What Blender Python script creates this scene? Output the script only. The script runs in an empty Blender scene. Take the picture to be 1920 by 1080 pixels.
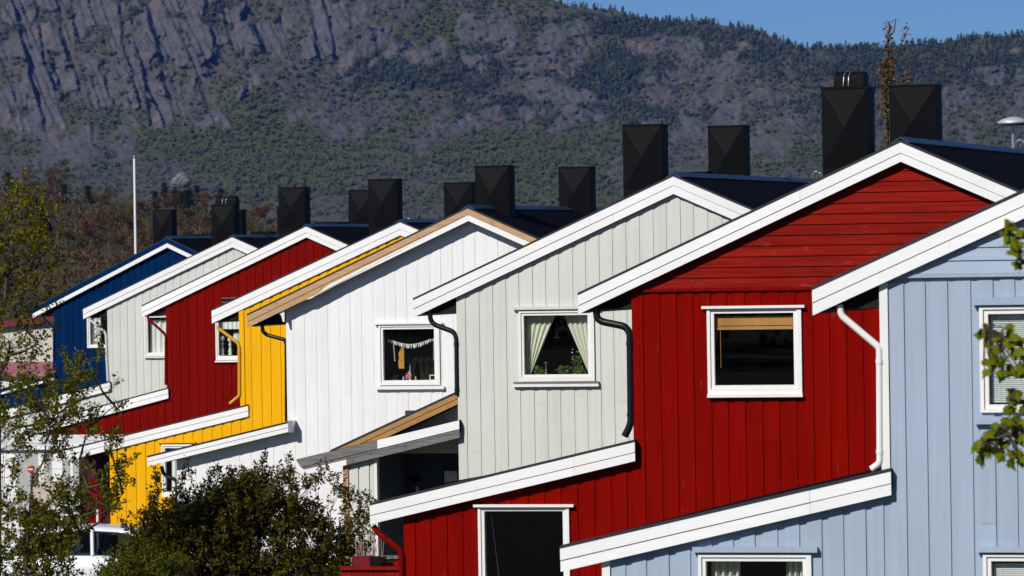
import bpy, bmesh, math, random
import numpy as np
from mathutils import Vector, Matrix

# ------------------------------------------------------------------ camera, sky, sun
sc = bpy.context.scene
COL = sc.collection
FPX = 9000.0                                   # focal length in photo pixels (1920 wide)
C = Vector((0.0, 0.0, 6.0))
pitch = math.radians(-0.4456)
rho = math.radians(0.9)
Fv = Vector((0, math.cos(pitch), math.sin(pitch)))
X0 = Vector((1, 0, 0)); Z0 = Vector((0, -math.sin(pitch), math.cos(pitch)))
Rv = X0 * math.cos(rho) - Z0 * math.sin(rho)
Uv = X0 * math.sin(rho) + Z0 * math.cos(rho)
cam = bpy.data.cameras.new('camera'); camo = bpy.data.objects.new('camera', cam); COL.objects.link(camo)
camo.matrix_world = Matrix(((Rv.x, Uv.x, -Fv.x, C.x), (Rv.y, Uv.y, -Fv.y, C.y), (Rv.z, Uv.z, -Fv.z, C.z), (0, 0, 0, 1)))
cam.sensor_width = 36.0; cam.lens = 36.0 * FPX / 1920.0
cam.clip_start = 0.5; cam.clip_end = 40000
cam.dof.use_dof = True; cam.dof.focus_distance = 72.0; cam.dof.aperture_fstop = 7.1
sc.camera = camo

PHI = math.atan(2440.0 / FPX)                  # houses are turned this far from the view axis
SUN_AZ = PHI + math.radians(25)                # sun stands behind the camera to the left
SUN_EL = math.radians(38)
S = Vector((-math.sin(SUN_AZ) * math.cos(SUN_EL), -math.cos(SUN_AZ) * math.cos(SUN_EL), math.sin(SUN_EL)))
world = bpy.data.worlds.new("World"); sc.world = world; world.use_nodes = True
wn = world.node_tree.nodes; wl = world.node_tree.links
bg = wn['Background']
sky = wn.new('ShaderNodeTexSky'); sky.sky_type = 'NISHITA'; sky.sun_disc = False
sky.sun_elevation = SUN_EL; sky.sun_rotation = math.pi + SUN_AZ
sky.altitude = 3800; sky.air_density = 1.0; sky.dust_density = 0.0; sky.ozone_density = 10.0
wl.new(sky.outputs[0], bg.inputs[0]); bg.inputs[1].default_value = 0.066
sun = bpy.data.lights.new('sun', 'SUN'); suno = bpy.data.objects.new('sun', sun); COL.objects.link(suno)
sun.energy = 4.7; sun.angle = math.radians(0.53); sun.color = (1.0, 0.96, 0.90)
suno.rotation_euler = S.to_track_quat('Z', 'Y').to_euler()
sc.view_settings.view_transform = 'Standard'; sc.view_settings.look = 'None'
sc.view_settings.exposure = 0.0; sc.view_settings.gamma = 1.0
sc.view_settings.use_curve_mapping = False
sc.render.engine = 'CYCLES'
sc.cycles.use_denoising = True
sc.cycles.max_bounces = 6; sc.cycles.diffuse_bounces = 3; sc.cycles.glossy_bounces = 3
sc.cycles.transparent_max_bounces = 8; sc.cycles.volume_bounces = 0
sc.cycles.sample_clamp_indirect = 6.0

# ------------------------------------------------------------------ small helpers
def ray(x, y):
    return Fv + Rv * ((x - 960.0) / FPX) + Uv * ((540.0 - y) / FPX)
def at(x, y, D):
    return C + ray(x, y) * D
def ground(D):
    return 0.4 - (min(max(D, 0), 160) - 60) * 0.03
RH = Vector((math.cos(PHI), -math.sin(PHI), 0)); UH = Vector((math.sin(PHI), math.cos(PHI), 0))

def tag(o, label=None, cat=None, group=None, kind=None):
    if label: o['label'] = label
    if cat: o['category'] = cat
    if group: o['group'] = group
    if kind: o['kind'] = kind
    return o
def empty(name, loc, rz=0.0, label=None, cat=None, group=None):
    o = bpy.data.objects.new(name, None); COL.objects.link(o)
    o.location = loc; o.rotation_euler = (0, 0, rz); o.empty_display_size = 0.2
    return tag(o, label, cat, group)
def link(name, me, parent=None):
    o = bpy.data.objects.new(name, me); COL.objects.link(o)
    if parent is not None: o.parent = parent
    return o
def copy_tree(o, parent=None):
    c = o.copy(); COL.objects.link(c)
    if parent is not None: c.parent = parent
    for ch in list(o.children): copy_tree(ch, c)
    return c

class MB:
    """collects shapes into one mesh"""
    def __init__(s): s.v = []; s.f = []; s.sm = []
    def add(s, vs, fs, smooth=False):
        b = len(s.v); s.v += [tuple(p) for p in vs]
        for f in fs: s.f.append([i + b for i in f]); s.sm.append(smooth)
    def prism(s, poly, d0, d1):
        n = len(poly)
        a = sum(poly[i][0] * poly[(i + 1) % n][1] - poly[(i + 1) % n][0] * poly[i][1] for i in range(n))
        if abs(a) < 1e-7: return
        if a < 0: poly = poly[::-1]
        vs = [(u, d0, z) for u, z in poly] + [(u, d1, z) for u, z in poly]
        fs = [list(range(n)), list(range(2 * n - 1, n - 1, -1))]
        for i in range(n):
            j = (i + 1) % n; fs.append([i, i + n, j + n, j])
        s.add(vs, fs)
    def box(s, x0, x1, y0, y1, z0, z1):
        s.prism([(x0, z0), (x1, z0), (x1, z1), (x0, z1)], y0, y1)
    def tube(s, pts, r, n=8, smooth=True, cap=True):
        pts = [Vector(p) for p in pts]; m = len(pts)
        rs = r if isinstance(r, (list, tuple)) else [r] * m
        vs = []; fs = []
        prev = None
        for i, p in enumerate(pts):
            t = (pts[min(i + 1, m - 1)] - pts[max(i - 1, 0)])
            if t.length < 1e-9: t = Vector((0, 0, 1))
            t.normalize()
            if prev is None:
                a = Vector((0, 0, 1)) if abs(t.z) < 0.9 else Vector((1, 0, 0))
                prev = (a - t * a.dot(t)).normalized()
            else:
                prev = (prev - t * prev.dot(t))
                prev = prev.normalized() if prev.length > 1e-6 else t.orthogonal().normalized()
            q = t.cross(prev)
            for k in range(n):
                an = 2 * math.pi * k / n
                vs.append(p + (prev * math.cos(an) + q * math.sin(an)) * rs[i])
        for i in range(m - 1):
            for k in range(n):
                k2 = (k + 1) % n
                fs.append([i * n + k, i * n + k2, (i + 1) * n + k2, (i + 1) * n + k])
        s.add(vs, fs, smooth)
        if cap:
            s.add(vs[:n], [list(range(n - 1, -1, -1))]); s.add(vs[-n:], [list(range(n))])
    def lathe(s, prof, cx=0, cy=0, n=16, smooth=True):
        vs = []; fs = []
        for r, z in prof:
            for k in range(n):
                an = 2 * math.pi * k / n; vs.append((cx + r * math.cos(an), cy + r * math.sin(an), z))
        for i in range(len(prof) - 1):
            for k in range(n):
                k2 = (k + 1) % n
                fs.append([i * n + k, i * n + k2, (i + 1) * n + k2, (i + 1) * n + k])
        s.add(vs, fs, smooth)
    def build(s, name, mat, parent=None):
        me = bpy.data.meshes.new(name); me.from_pydata(s.v, [], s.f); me.update()
        if any(s.sm): me.polygons.foreach_set('use_smooth', s.sm)
        if mat: me.materials.append(mat)
        return link(name, me, parent)

def np_mesh(name, V, Fc, mat, parent=None, smooth=False, attrs=None):
    V = np.asarray(V, np.float32).reshape(-1, 3); Fc = np.asarray(Fc, np.int32); m, k = Fc.shape
    me = bpy.data.meshes.new(name)
    me.vertices.add(len(V)); me.vertices.foreach_set('co', V.ravel())
    me.loops.add(m * k); me.loops.foreach_set('vertex_index', Fc.ravel())
    me.polygons.add(m); me.polygons.foreach_set('loop_start', np.arange(m, dtype=np.int32) * k)
    me.polygons.foreach_set('loop_total', np.full(m, k, np.int32))
    if smooth: me.polygons.foreach_set('use_smooth', np.ones(m, bool))
    for an, arr in (attrs or {}).items():
        a = me.attributes.new(an, 'FLOAT', 'POINT'); a.data.foreach_set('value', np.asarray(arr, np.float32).ravel())
    me.update(calc_edges=True); me.validate()
    if mat: me.materials.append(mat)
    return link(name, me, parent)

# ------------------------------------------------------------------ materials
def newmat(name):
    m = bpy.data.materials.new(name); m.use_nodes = True
    nt = m.node_tree; b = nt.nodes['Principled BSDF']
    return m, nt, nt.nodes, nt.links, b
def mixc(nt, fac, a, b, mode='MIX'):
    n = nt.nodes.new('ShaderNodeMix'); n.data_type = 'RGBA'; n.blend_type = mode
    for i, v in ((0, fac), (6, a), (7, b)):
        if hasattr(v, 'links'): nt.links.new(v, n.inputs[i])
        elif i == 0: n.inputs[0].default_value = v
        else: n.inputs[i].default_value = (*v, 1)
    return n.outputs[2]
def ramp(nt, src, stops):
    n = nt.nodes.new('ShaderNodeValToRGB'); cr = n.color_ramp
    while len(cr.elements) < len(stops): cr.elements.new(0.5)
    for e, (p, c) in zip(cr.elements, stops):
        e.position = p; e.color = (c, c, c, 1) if isinstance(c, (int, float)) else (*c, 1)
    nt.links.new(src, n.inputs[0]); return n.outputs[0]
def noise(nt, scale, detail=3, rough=0.55, vec=None, sc3=None, coord='Object'):
    if vec is None:
        tc = nt.nodes.new('ShaderNodeTexCoord'); vec = tc.outputs[coord]
    if sc3:
        mp = nt.nodes.new('ShaderNodeMapping'); mp.inputs['Scale'].default_value = sc3
        nt.links.new(vec, mp.inputs[0]); vec = mp.outputs[0]
    n = nt.nodes.new('ShaderNodeTexNoise'); n.inputs['Scale'].default_value = scale
    n.inputs['Detail'].default_value = detail; n.inputs['Roughness'].default_value = rough
    nt.links.new(vec, n.inputs[0]); return n.outputs[0]
def mth(nt, op, a, b=None):
    n = nt.nodes.new('ShaderNodeMath'); n.operation = op
    for i, v in ((0, a), (1, b)):
        if v is None: continue
        if hasattr(v, 'links'): nt.links.new(v, n.inputs[i])
        else: n.inputs[i].default_value = v
    return n.outputs[0]
def bump(nt, b, h, strength, dist=0.01):
    n = nt.nodes.new('ShaderNodeBump'); n.inputs['Strength'].default_value = strength
    n.inputs['Distance'].default_value = dist
    nt.links.new(h, n.inputs['Height']); nt.links.new(n.outputs[0], b.inputs['Normal'])

def paint(name, rgb, rough=0.6, wsc=(1.6, 1.6, .5), sc3=(22, 22, 0.9), wear=None, wear_amt=0.0, var=0.10, rnd=0.07, spec=0.012):
    """painted sawn board: grain along z, slight differences between boards, a little wear"""
    m, nt, N, L, b = newmat(name)
    g = noise(nt, 1.0, 4, 0.6, sc3=sc3)
    lo = tuple(c * (1 - var) for c in rgb); hi = tuple(min(1, c * (1 + var)) for c in rgb)
    col = mixc(nt, ramp(nt, g, [(0.3, 0.0), (0.7, 1.0)]), lo, hi)
    big = noise(nt, 0.7, 3, 0.6)
    col = mixc(nt, ramp(nt, big, [(0.35, 0.22), (0.65, 0.0)]), col, tuple(c * 0.72 for c in rgb))
    oi = N.new('ShaderNodeObjectInfo')
    k = mth(nt, 'ADD', mth(nt, 'MULTIPLY', oi.outputs['Random'], 2 * rnd), 1 - rnd)
    hs = N.new('ShaderNodeHueSaturation'); L.new(col, hs.inputs['Color']); L.new(k, hs.inputs['Value'])
    col = hs.outputs[0]
    if wear:
        w = noise(nt, 6.0, 5, 0.7, sc3=wsc)
        col = mixc(nt, mth(nt, 'MULTIPLY', ramp(nt, w, [(0.62, 0.0), (0.70, 1.0)]), wear_amt), col, wear)
    L.new(col, b.inputs['Base Color']); b.inputs['Roughness'].default_value = rough
    b.inputs['Specular IOR Level'].default_value = spec
    bump(nt, b, g, 0.25, 0.006)
    return m
def plain(name, rgb, rough=0.6, metal=0.0, spec=0.4, var=0.08, scale=8.0):
    m, nt, N, L, b = newmat(name)
    g = noise(nt, scale, 3)
    L.new(mixc(nt, g, tuple(c * (1 - var) for c in rgb), tuple(min(1, c * (1 + var)) for c in rgb)), b.inputs['Base Color'])
    b.inputs['Roughness'].default_value = rough; b.inputs['Metallic'].default_value = metal
    b.inputs['Specular IOR Level'].default_value = spec
    return m
def wood(name, rgb, dark, sc3, rough=0.7):
    m, nt, N, L, b = newmat(name)
    g = noise(nt, 1.0, 5, 0.65, sc3=sc3)
    col = mixc(nt, ramp(nt, g, [(0.3, 0.0), (0.68, 1.0)]), dark, rgb)
    k = noise(nt, 3.0, 2, sc3=(2, 2, 2))
    col = mixc(nt, ramp(nt, k, [(0.64, 0.0), (0.72, 0.5)]), col, tuple(c * 0.5 for c in dark))
    L.new(col, b.inputs['Base Color']); b.inputs['Roughness'].default_value = rough
    b.inputs['Specular IOR Level'].default_value = 0.25
    bump(nt, b, g, 0.3, 0.004)
    return m
def leafmat(name, c1, c2, trans=0.35, rough=0.5, scale=1.5):
    m, nt, N, L, b = newmat(name)
    g = noise(nt, scale, 4, 0.7)
    geo = N.new('ShaderNodeNewGeometry')
    f = mth(nt, 'ADD', mth(nt, 'MULTIPLY', geo.outputs['Random Per Island'], 0.6), mth(nt, 'MULTIPLY', g, 0.4))
    col = mixc(nt, f, c1, c2)
    L.new(col, b.inputs['Base Color']); b.inputs['Roughness'].default_value = rough
    b.inputs['Specular IOR Level'].default_value = 0.12
    tr = N.new('ShaderNodeBsdfTranslucent'); L.new(mixc(nt, 1.0, col, (1.0, 1.0, 0.55), 'MULTIPLY'), tr.inputs[0])
    mx = N.new('ShaderNodeMixShader'); mx.inputs[0].default_value = trans
    L.new(b.outputs[0], mx.inputs[1]); L.new(tr.outputs[0], mx.inputs[2])
    L.new(mx.outputs[0], N['Material Output'].inputs[0])
    return m
def glassmat(name, tint=(1, 1, 1), rough=0.0):
    m, nt, N, L, b = newmat(name)
    t = N.new('ShaderNodeBsdfTransparent'); t.inputs[0].default_value = (*tint, 1)
    gl = N.new('ShaderNodeBsdfGlossy'); gl.inputs['Roughness'].default_value = rough
    lw = N.new('ShaderNodeLayerWeight'); lw.inputs[0].default_value = 0.5
    fr = mth(nt, 'ADD', mth(nt, 'MULTIPLY', mth(nt, 'POWER', lw.outputs['Facing'], 4.0), 0.9), 0.035)
    mx = N.new('ShaderNodeMixShader'); L.new(fr, mx.inputs[0])
    L.new(t.outputs[0], mx.inputs[1]); L.new(gl.outputs[0], mx.inputs[2])
    L.new(mx.outputs[0], N['Material Output'].inputs[0])
    return m

WHITE = (0.84, 0.835, 0.825)
M = {
 'red': paint('red_paint', (0.200, 0.0028, 0.0006), var=0.16, rnd=0.09, wear=(0.35, 0.22, 0.18), wear_amt=0.10),
 'redg': paint('red_gable_paint', (0.215, 0.0105, 0.0060), sc3=(0.9, 22, 22), wear=(0.40, 0.10, 0.075), wear_amt=0.35, wsc=(.5, 1.6, 2.2), var=0.30, rnd=0.16),
 'red2': paint('deep_red_paint', (0.165, 0.0035, 0.0015), wear=(0.4, 0.3, 0.28), wear_amt=0.10),
 'grey': paint('pale_grey_paint', (0.615, 0.625, 0.572), var=0.04, rnd=0.035, wear=(0.4, 0.41, 0.38), wear_amt=0.5),
 'white': paint('white_wall_paint', (0.80, 0.79, 0.785), var=0.03, rnd=0.03),
 'yellow': paint('yellow_paint', (0.82, 0.415, 0.007), var=0.05, rnd=0.04),
 'navy': paint('navy_paint', (0.0012, 0.019, 0.078), rnd=0.1),
 'blue': paint('light_blue_paint', (0.345, 0.420, 0.515), var=0.05, rnd=0.035, wear=(0.25, 0.31, 0.40), wear_amt=0.35),
 'blueg': paint('light_blue_gable_paint', (0.345, 0.420, 0.515), sc3=(0.9, 22, 22), var=0.05, rnd=0.035),
 'trim': paint('white_trim_paint', WHITE, sc3=(1.5, 18, 18), var=0.035, rnd=0.02, wear=(0.6, 0.58, 0.55), wear_amt=0.3),
 'trimv': paint('white_frame_paint', (0.80, 0.79, 0.76), sc3=(10, 10, 2), var=0.02, rnd=0.02),
 'tan': wood('new_pine', (0.56, 0.36, 0.20), (0.40, 0.23, 0.11), (1.2, 30, 30)),
 'tand': wood('orange_pine', (0.43, 0.235, 0.085), (0.33, 0.165, 0.05), (1.2, 30, 30)),
 'greywood': wood('weathered_board', (0.21, 0.20, 0.195), (0.105, 0.10, 0.098), (1.2, 34, 34)),
 'roof': plain('roof_felt', (0.0035, 0.0042, 0.007), 0.9, spec=0.03, var=0.3, scale=3),
 'edge': plain('roof_edge_metal', (0.018, 0.018, 0.024), 0.5, spec=0.4),
 'ridge': plain('ridge_metal', (0.010, 0.035, 0.075), 0.45, spec=0.5, var=0.25, scale=2.0),
 'chim': plain('chimney_metal', (0.0050, 0.0050, 0.0056), 0.6, spec=0.07, var=0.25, scale=2.5),
 'blackpipe': plain('black_pipe', (0.006, 0.006, 0.007), 0.3, spec=0.6),
 'zinc': plain('zinc', (0.45, 0.46, 0.48), 0.35, metal=0.8),
 'steel': plain('bright_steel', (0.80, 0.80, 0.81), 0.38, metal=0.6),
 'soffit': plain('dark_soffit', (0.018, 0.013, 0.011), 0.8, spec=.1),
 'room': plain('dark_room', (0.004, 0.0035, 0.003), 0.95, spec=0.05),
 'glass': glassmat('window_glass'),
 'curtain': plain('pale_green_curtain', (0.52, 0.56, 0.42), 0.9, spec=0.1, scale=14),
 'sheer': plain('white_curtain', (0.62, 0.66, 0.62), 0.9, spec=0.1, scale=14),
 'darkcurt': plain('dark_green_curtain', (0.010, 0.014, 0.005), 0.9, spec=0.1, scale=14),
 'blind': plain('white_blind', (0.62, 0.69, 0.66), 0.6),
 'bamboo': wood('bamboo', (0.55, 0.30, 0.10), (0.33, 0.16, 0.045), (2, 60, 60)),
 'bark': plain('bark', (0.055, 0.045, 0.038), 0.9, var=0.4, scale=30),
 'greybark': plain('pale_bark', (0.15, 0.13, 0.115), 0.9, var=0.4, scale=3),
 'ypipe': plain('yellow_pipe', (0.60, 0.31, 0.02), 0.5),
 'grey_shaded': paint('shaded_grey_paint', (0.065, 0.075, 0.088), var=0.08),  # grey boards of the entrance, its bluish shade put into the colour
}

# ------------------------------------------------------------------ numpy noise
def _hash(ix, iy, seed):
    h = (ix.astype(np.int64) * 374761393 + iy.astype(np.int64) * 668265263 + seed * 974634777) & 0xFFFFFFFF
    h = ((h ^ (h >> 13)) * 1274126177) & 0xFFFFFFFF
    return ((h ^ (h >> 16)) & 0xFFFF) / 65535.0
def vnoise(x, y, seed=0):
    ix = np.floor(x); iy = np.floor(y); fx = x - ix; fy = y - iy
    fx = fx * fx * (3 - 2 * fx); fy = fy * fy * (3 - 2 * fy)
    a = _hash(ix, iy, seed); b = _hash(ix + 1, iy, seed); c = _hash(ix, iy + 1, seed); d = _hash(ix + 1, iy + 1, seed)
    return a + (b - a) * fx + (c - a) * fy + (a - b - c + d) * fx * fy
def fbm(x, y, seed=0, o=4, g=0.5):
    t = 0; a = 1; n = 0
    for i in range(o):
        t = t + a * vnoise(x * 2 ** i, y * 2 ** i, seed + i * 17); n += a; a *= g
    return t / n
def sstep(a, b, x):
    t = np.clip((x - a) / (b - a), 0, 1); return t * t * (3 - 2 * t)

# ------------------------------------------------------------------ ground
def build_ground():
    rings = [0.01, 10, 25, 40, 60, 80, 100, 130, 160, 260, 500, 1000, 1800, 3000, 9000]
    n = 96; V = []; Fc = []
    for r in rings:
        for k in range(n):
            an = 2 * math.pi * k / n; x, y = r * math.sin(an), r * math.cos(an)
            V.append((x, y, ground(y) if y > 0 else ground(0)))
    for i in range(len(rings) - 1):
        for k in range(n):
            k2 = (k + 1) % n
            Fc.append([i * n + k, (i + 1) * n + k, (i + 1) * n + k2, i * n + k2])
    m, nt, N, L, b = newmat('ground_soil')
    a = noise(nt, 0.15, 5, 0.6); c = noise(nt, 4.0, 4, 0.7)
    col = mixc(nt, ramp(nt, a, [(0.4, 0.0), (0.6, 1.0)]), (0.026, 0.036, 0.010), (0.048, 0.042, 0.028))
    col = mixc(nt, c, col, (0.03, 0.04, 0.015))
    L.new(col, b.inputs['Base Color']); b.inputs['Roughness'].default_value = 0.95
    bump(nt, b, c, 0.4, 0.05)
    o = np_mesh('ground', V, [f[::-1] for f in Fc], m)
    tag(o, kind='structure')
build_ground()

# ------------------------------------------------------------------ mountain
def mountain():
    xs = np.arange(-900, 2821, 2.6); nr = 300
    cx = [-900, 0, 500, 850, 1000, 1065, 1100, 1154, 1196, 1237, 1300, 1342, 1383, 1425, 1475, 1508, 1541, 1651, 1694, 1755, 1816, 1871, 1920, 2300, 2820]
    cy = [-260, -170, -120, -55, -8, 9, 16, 20, 34, 41, 38, 45, 48, 58, 80, 88, 89, 91, 86, 79, 71, 68, 64, 40, 70]
    yc = np.interp(xs, cx, cy) + (fbm(xs / 37, xs * 0, 5, 4) - 0.5) * 9
    T = np.linspace(0, 1, nr)[None, :]
    X = np.repeat(xs[:, None], nr, 1)
    Y = 585 + (yc[:, None] - 585) * T                       # rows climb from the foot to the crest
    wx = X + (fbm(X / 60, Y / 60, 31, 4) - 0.5) * 90; wy = Y + (fbm(X / 60, Y / 60, 47, 4) - 0.5) * 70
    rock = np.zeros_like(X)
    def blob(px, py, rx, ry, k=1.0, tilt=0.0):
        dx = (wx - px); dy = (wy - py) - dx * tilt
        return k * (1 - sstep(0.72, 1.12, np.sqrt((dx / rx) ** 2 + (dy / ry) ** 2)))
    for p in [(-500, 80, 480, 190), (60, 90, 130, 140), (210, 110, 120, 110), (330, 110, 80, 130), (100, 20, 300, 110), (20, 190, 110, 60), (290, 190, 60, 60), (560, 60, 110, 90, 1, 0.1),
              (480, 30, 160, 70), (700, 40, 130, 70, 1, .25), (640, 110, 60, 50), (800, 70, 60, 50, 1, .4), (440, 155, 55, 28), (915, 62, 62, 52, 1, .3), (950, 120, 100, 34),
              (1065, 82, 50, 58), (1270, 92, 110, 40), (1360, 110, 70, 50), (1050, 172, 100, 26), (1240, 150, 60, 26, .8),
              (900, 228, 110, 30, .9), (1040, 215, 120, 24, .9), (600, 215, 60, 26, .7), (650, 235, 60, 24, .7), (820, 270, 60, 26, .7), (1390, 195, 140, 36, .85), (1330, 240, 160, 36, .8), (1480, 270, 100, 40, .8),
              (1860, 200, 110, 60, .9, -.3), (1850, 150, 110, 30, .8, -.3), (1750, 290, 140, 40, .7), (130, 262, 110, 40, .7), (200, 250, 70, 40, .7), (60, 300, 140, 26, .6), (380, 232, 40, 18, .9), (2200, 160, 250, 80),
              (1200, 300, 140, 40, .65), (1560, 140, 60, 30, .6), (1480, 120, 90, 30, .6)]:
        rock = np.maximum(rock, blob(*p))
    n1 = fbm(X / 22, Y / 22, 3, 4); n2 = fbm(X / 7, Y / 7, 9, 3)
    veg_in = sstep(0.48, 0.60, fbm((X + Y * .3) / 34, Y / 30, 71, 4))      # ledges with bushes
    rock = rock * (1 - 0.22 * sstep(600, 1000, X))
    rock = np.clip(rock * (1 - 0.85 * veg_in) + (n1 - 0.55) * 0.5, 0, 1)
    cliff = sstep(760, 480, X) * sstep(275, 215, Y)
    # slope along the rows sets how fast the ground runs away from the eye
    tanq = 0.34 + 0.45 * sstep(300, 120, Y)
    r = np.zeros_like(X); r[:, 0] = np.interp(xs, [-900, 300, 1200, 1900, 2820], [2560, 2550, 2600, 2620, 2640])
    for j in range(1, nr):
        dz = r[:, j - 1] * (Y[:, j - 1] - Y[:, j]) / FPX
        r[:, j] = r[:, j - 1] + dz / tanq[:, j]
    # relief: leaning slabs that step back sharply on their right side
    def slabs(per, lean, seed, wob):
        u = (X - lean * Y + (fbm(X / 70, Y / 150, seed, 2) - 0.5) * wob + (fbm(X / 14, Y / 20, seed + 1, 3) - .5) * wob * .12) / per
        u = u + 0.45 * np.sin(u * 2.1 + seed)
        fr = u - np.floor(u); a = 0.45 + 0.9 * _hash(np.floor(u), np.floor(u * 0 + (Y + 25 * vnoise(X / 40, Y / 40, seed + 3)) / 95), seed)
        return a * np.where(fr < 0.87, fr / 0.87, (1 - fr) / 0.13)
    k = rock * cliff
    rel = k * (10 * slabs(62, 0.30, 11, 60) + 4.6 * slabs(25, 0.42, 23, 34) + 1.5 * slabs(10, 0.3, 37, 16) + 5 * np.abs(fbm((X - .3 * Y) / 30, Y / 42, 131, 4) - .5))
    # a few deep clefts in the left cliff, and one in the slab to the right
    for (xa, ya, xb, yb, dep, wd) in [(183, 112, 211, 200, 5.0, 60), (267, 120, 279, 238, 5.6, 70), (88, 96, 116, 190, 9.0, 60), (152, 122, 179, 216, 2.4, 30), (249, 88, 266, 116, 3.4, 26), (302, 44, 308, 86, 2.8, 40), (396, 48, 415, 112, 3.6, 60),
              (314, 130, 343, 214, 2.8, 40), (369, 150, 388, 210, 4.4, 60), (-6, 100, 44, 220, 3.4, 50), (40, 160, 56, 222, 3.6, 40), (470, 104, 478, 128, 2.8, 60), (1099, 72, 1113, 118, 4.6, 60), (610, 60, 628, 140, 3.2, 60), (690, 40, 706, 110, 2.6, 60), (30, 20, 48, 80, 2.4, 40), (130, 20, 150, 90, 2.2, 40), (520, 20, 536, 90, 2.4, 50), (800, 60, 812, 112, 2.2, 40), (440, -60, 450, 40, 3, 60), (925, 40, 940, 90, 2.0, 40), (-200, 20, -160, 180, 5, 80), (-400, 0, -350, 200, 6, 80)]:
        xe = xa + (xb - xa) * (Y - ya) / (yb - ya) + (fbm(Y / 16, X * 0 + xa, 5, 3) - .5) * 14
        t = X - xe; win = sstep(ya - 8, ya + 10, Y) * sstep(yb + 8, yb - 6, Y)
        rel = rel - dep * win * np.where(t < 0, 0, np.where(t < 3, t / 3, np.clip(1 - (t - 3) / wd, 0, 1)))
    soft = rock * (1 - cliff)
    rel = rel + soft * (9 * fbm(X / 45, Y / 26, 51, 4) + 1.2 * slabs(48, 0.5, 61, 60) + 5.5 * np.abs(fbm(X / 14, Y / 10, 57, 4) - .5) * 2 + 1.0 * slabs(12, .6, 67, 30) + 5 * np.abs(fbm(X / 34, Y / 16, 58, 4) - .5) * 2)
    rel = rel + 1.6 * fbm(X / 9, Y / 6, 81, 3) + (1 - rock) * (9 * fbm(X / 110, Y / 55, 91, 4) + 3 * fbm(X / 17, Y / 11, 97, 3)) + 14 * fbm(X / 160, Y / 90, 95, 3)
    r = r - rel
    # positions
    ax = (X - 960) / FPX; ay = (540 - Y) / FPX
    D = np.stack([Fv[i] + Rv[i] * ax + Uv[i] * ay for i in range(3)], -1)
    D = D / np.sqrt(D[..., 0] ** 2 + D[..., 1] ** 2)[..., None]
    P = D * r[..., None] + np.array(C)
    back = P[:, -1, :].copy(); hd = D[:, -1, :2]
    back[:, :2] += hd * 500; back[:, 2] -= 60
    P2 = np.concatenate([P, back[:, None, :]], 1)
    nx, ny = P2.shape[:2]
    idx = np.arange(nx * ny).reshape(nx, ny)
    Fc = np.stack([idx[:-1, :-1], idx[1:, :-1], idx[1:, 1:], idx[:-1, 1:]], -1).reshape(-1, 4)
    # what covers it
    gp = np.zeros_like(X)
    for p in [(1000, 285, 190, 42), (930, 300, 110, 60), (480, 280, 150, 70), (560, 340, 140, 40), (230, 215, 40, 40), (330, 260, 90, 30), (700, 300, 120, 40, .5), (860, 60, 50, 40, .8), (1210, 230, 90, 26, .6), (60, 270, 70, 30, .8), (1000, 360, 220, 40, .5), (1500, 300, 120, 30, .6), (760, 130, 120, 40, .4), (1120, 360, 120, 26, .6), (480, 210, 60, 40, .6)]:
        gp = np.maximum(gp, blob(*p))
    green = np.clip(gp * 0.8 + (fbm(X / 40, Y / 28, 101, 4) - 0.30) * 1.1, 0, 1)
    pine = np.zeros_like(X)
    for p in [(790, 130, 190, 50), (1240, 52, 200, 22), (1480, 92, 200, 30), (1150, 140, 120, 40), (700, 90, 80, 30, .7), (1000, 205, 200, 22, .6), (1700, 130, 300, 42, .9), (340, 30, 120, 50, .6), (1180, 210, 180, 24, .8), (1600, 220, 160, 40, .7), (1080, 50, 120, 30, .7), (60, 70, 60, 40, .4), (1800, 90, 240, 26, .7)]:
        pine = np.maximum(pine, blob(*p))
    pine = np.clip(pine + (fbm(X / 26, Y / 18, 111, 4) - 0.56) * 1.5, 0, 1)
    pad = lambda A: np.concatenate([A, A[:, -1:]], 1)
    m, nt, N, L, b = newmat('mountain_cover')
    def attr(nm):
        a = N.new('ShaderNodeAttribute'); a.attribute_name = nm; return a.outputs['Fac']
    nf = noise(nt, 0.25, 6, 0.7); nm_ = noise(nt, 0.05, 5, 0.65); ns = noise(nt, 0.22, 6, 0.75, sc3=(1, 1, 0.3)); nk = noise(nt, 0.9, 4, 0.7, sc3=(1, 1, .35))
    rockc = mixc(nt, ramp(nt, ns, [(0.34, 0.0), (0.66, 1.0)]), (0.046, 0.046, 0.048), (0.112, 0.108, 0.106))
    rockc = mixc(nt, ramp(nt, nk, [(0.30, .75), (0.46, 0.0)]), rockc, (0.028, 0.027, 0.032))
    rockc = mixc(nt, ramp(nt, nm_, [(0.56, 0.0), (0.66, 0.6)]), rockc, (0.165, 0.105, 0.070))
    heath = mixc(nt, ramp(nt, nf, [(0.35, 0.0), (0.65, 1.0)]), (0.046, 0.044, 0.032), (0.090, 0.083, 0.064))
    grn = mixc(nt, ramp(nt, nf, [(0.35, 0.0), (0.65, 1.0)]), (0.037, 0.045, 0.013), (0.074, 0.083, 0.023))
    drk = mixc(nt, nf, (0.021, 0.029, 0.015), (0.040, 0.050, 0.026))
    gm = ramp(nt, mth(nt, 'ADD', attr('green'), mth(nt, 'MULTIPLY', mth(nt, 'SUBTRACT', nm_, 0.5), 0.9)), [(0.2, 0.0), (0.55, 1.0)])
    pm = ramp(nt, mth(nt, 'ADD', attr('pine'), mth(nt, 'MULTIPLY', mth(nt, 'SUBTRACT', nf, 0.5), 0.9)), [(0.3, 0.0), (0.6, 0.85)])
    rm = ramp(nt, mth(nt, 'ADD', attr('rock'), mth(nt, 'MULTIPLY', mth(nt, 'SUBTRACT', nf, 0.5), 1.3)), [(0.30, 0.0), (0.70, 1.0)])
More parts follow.
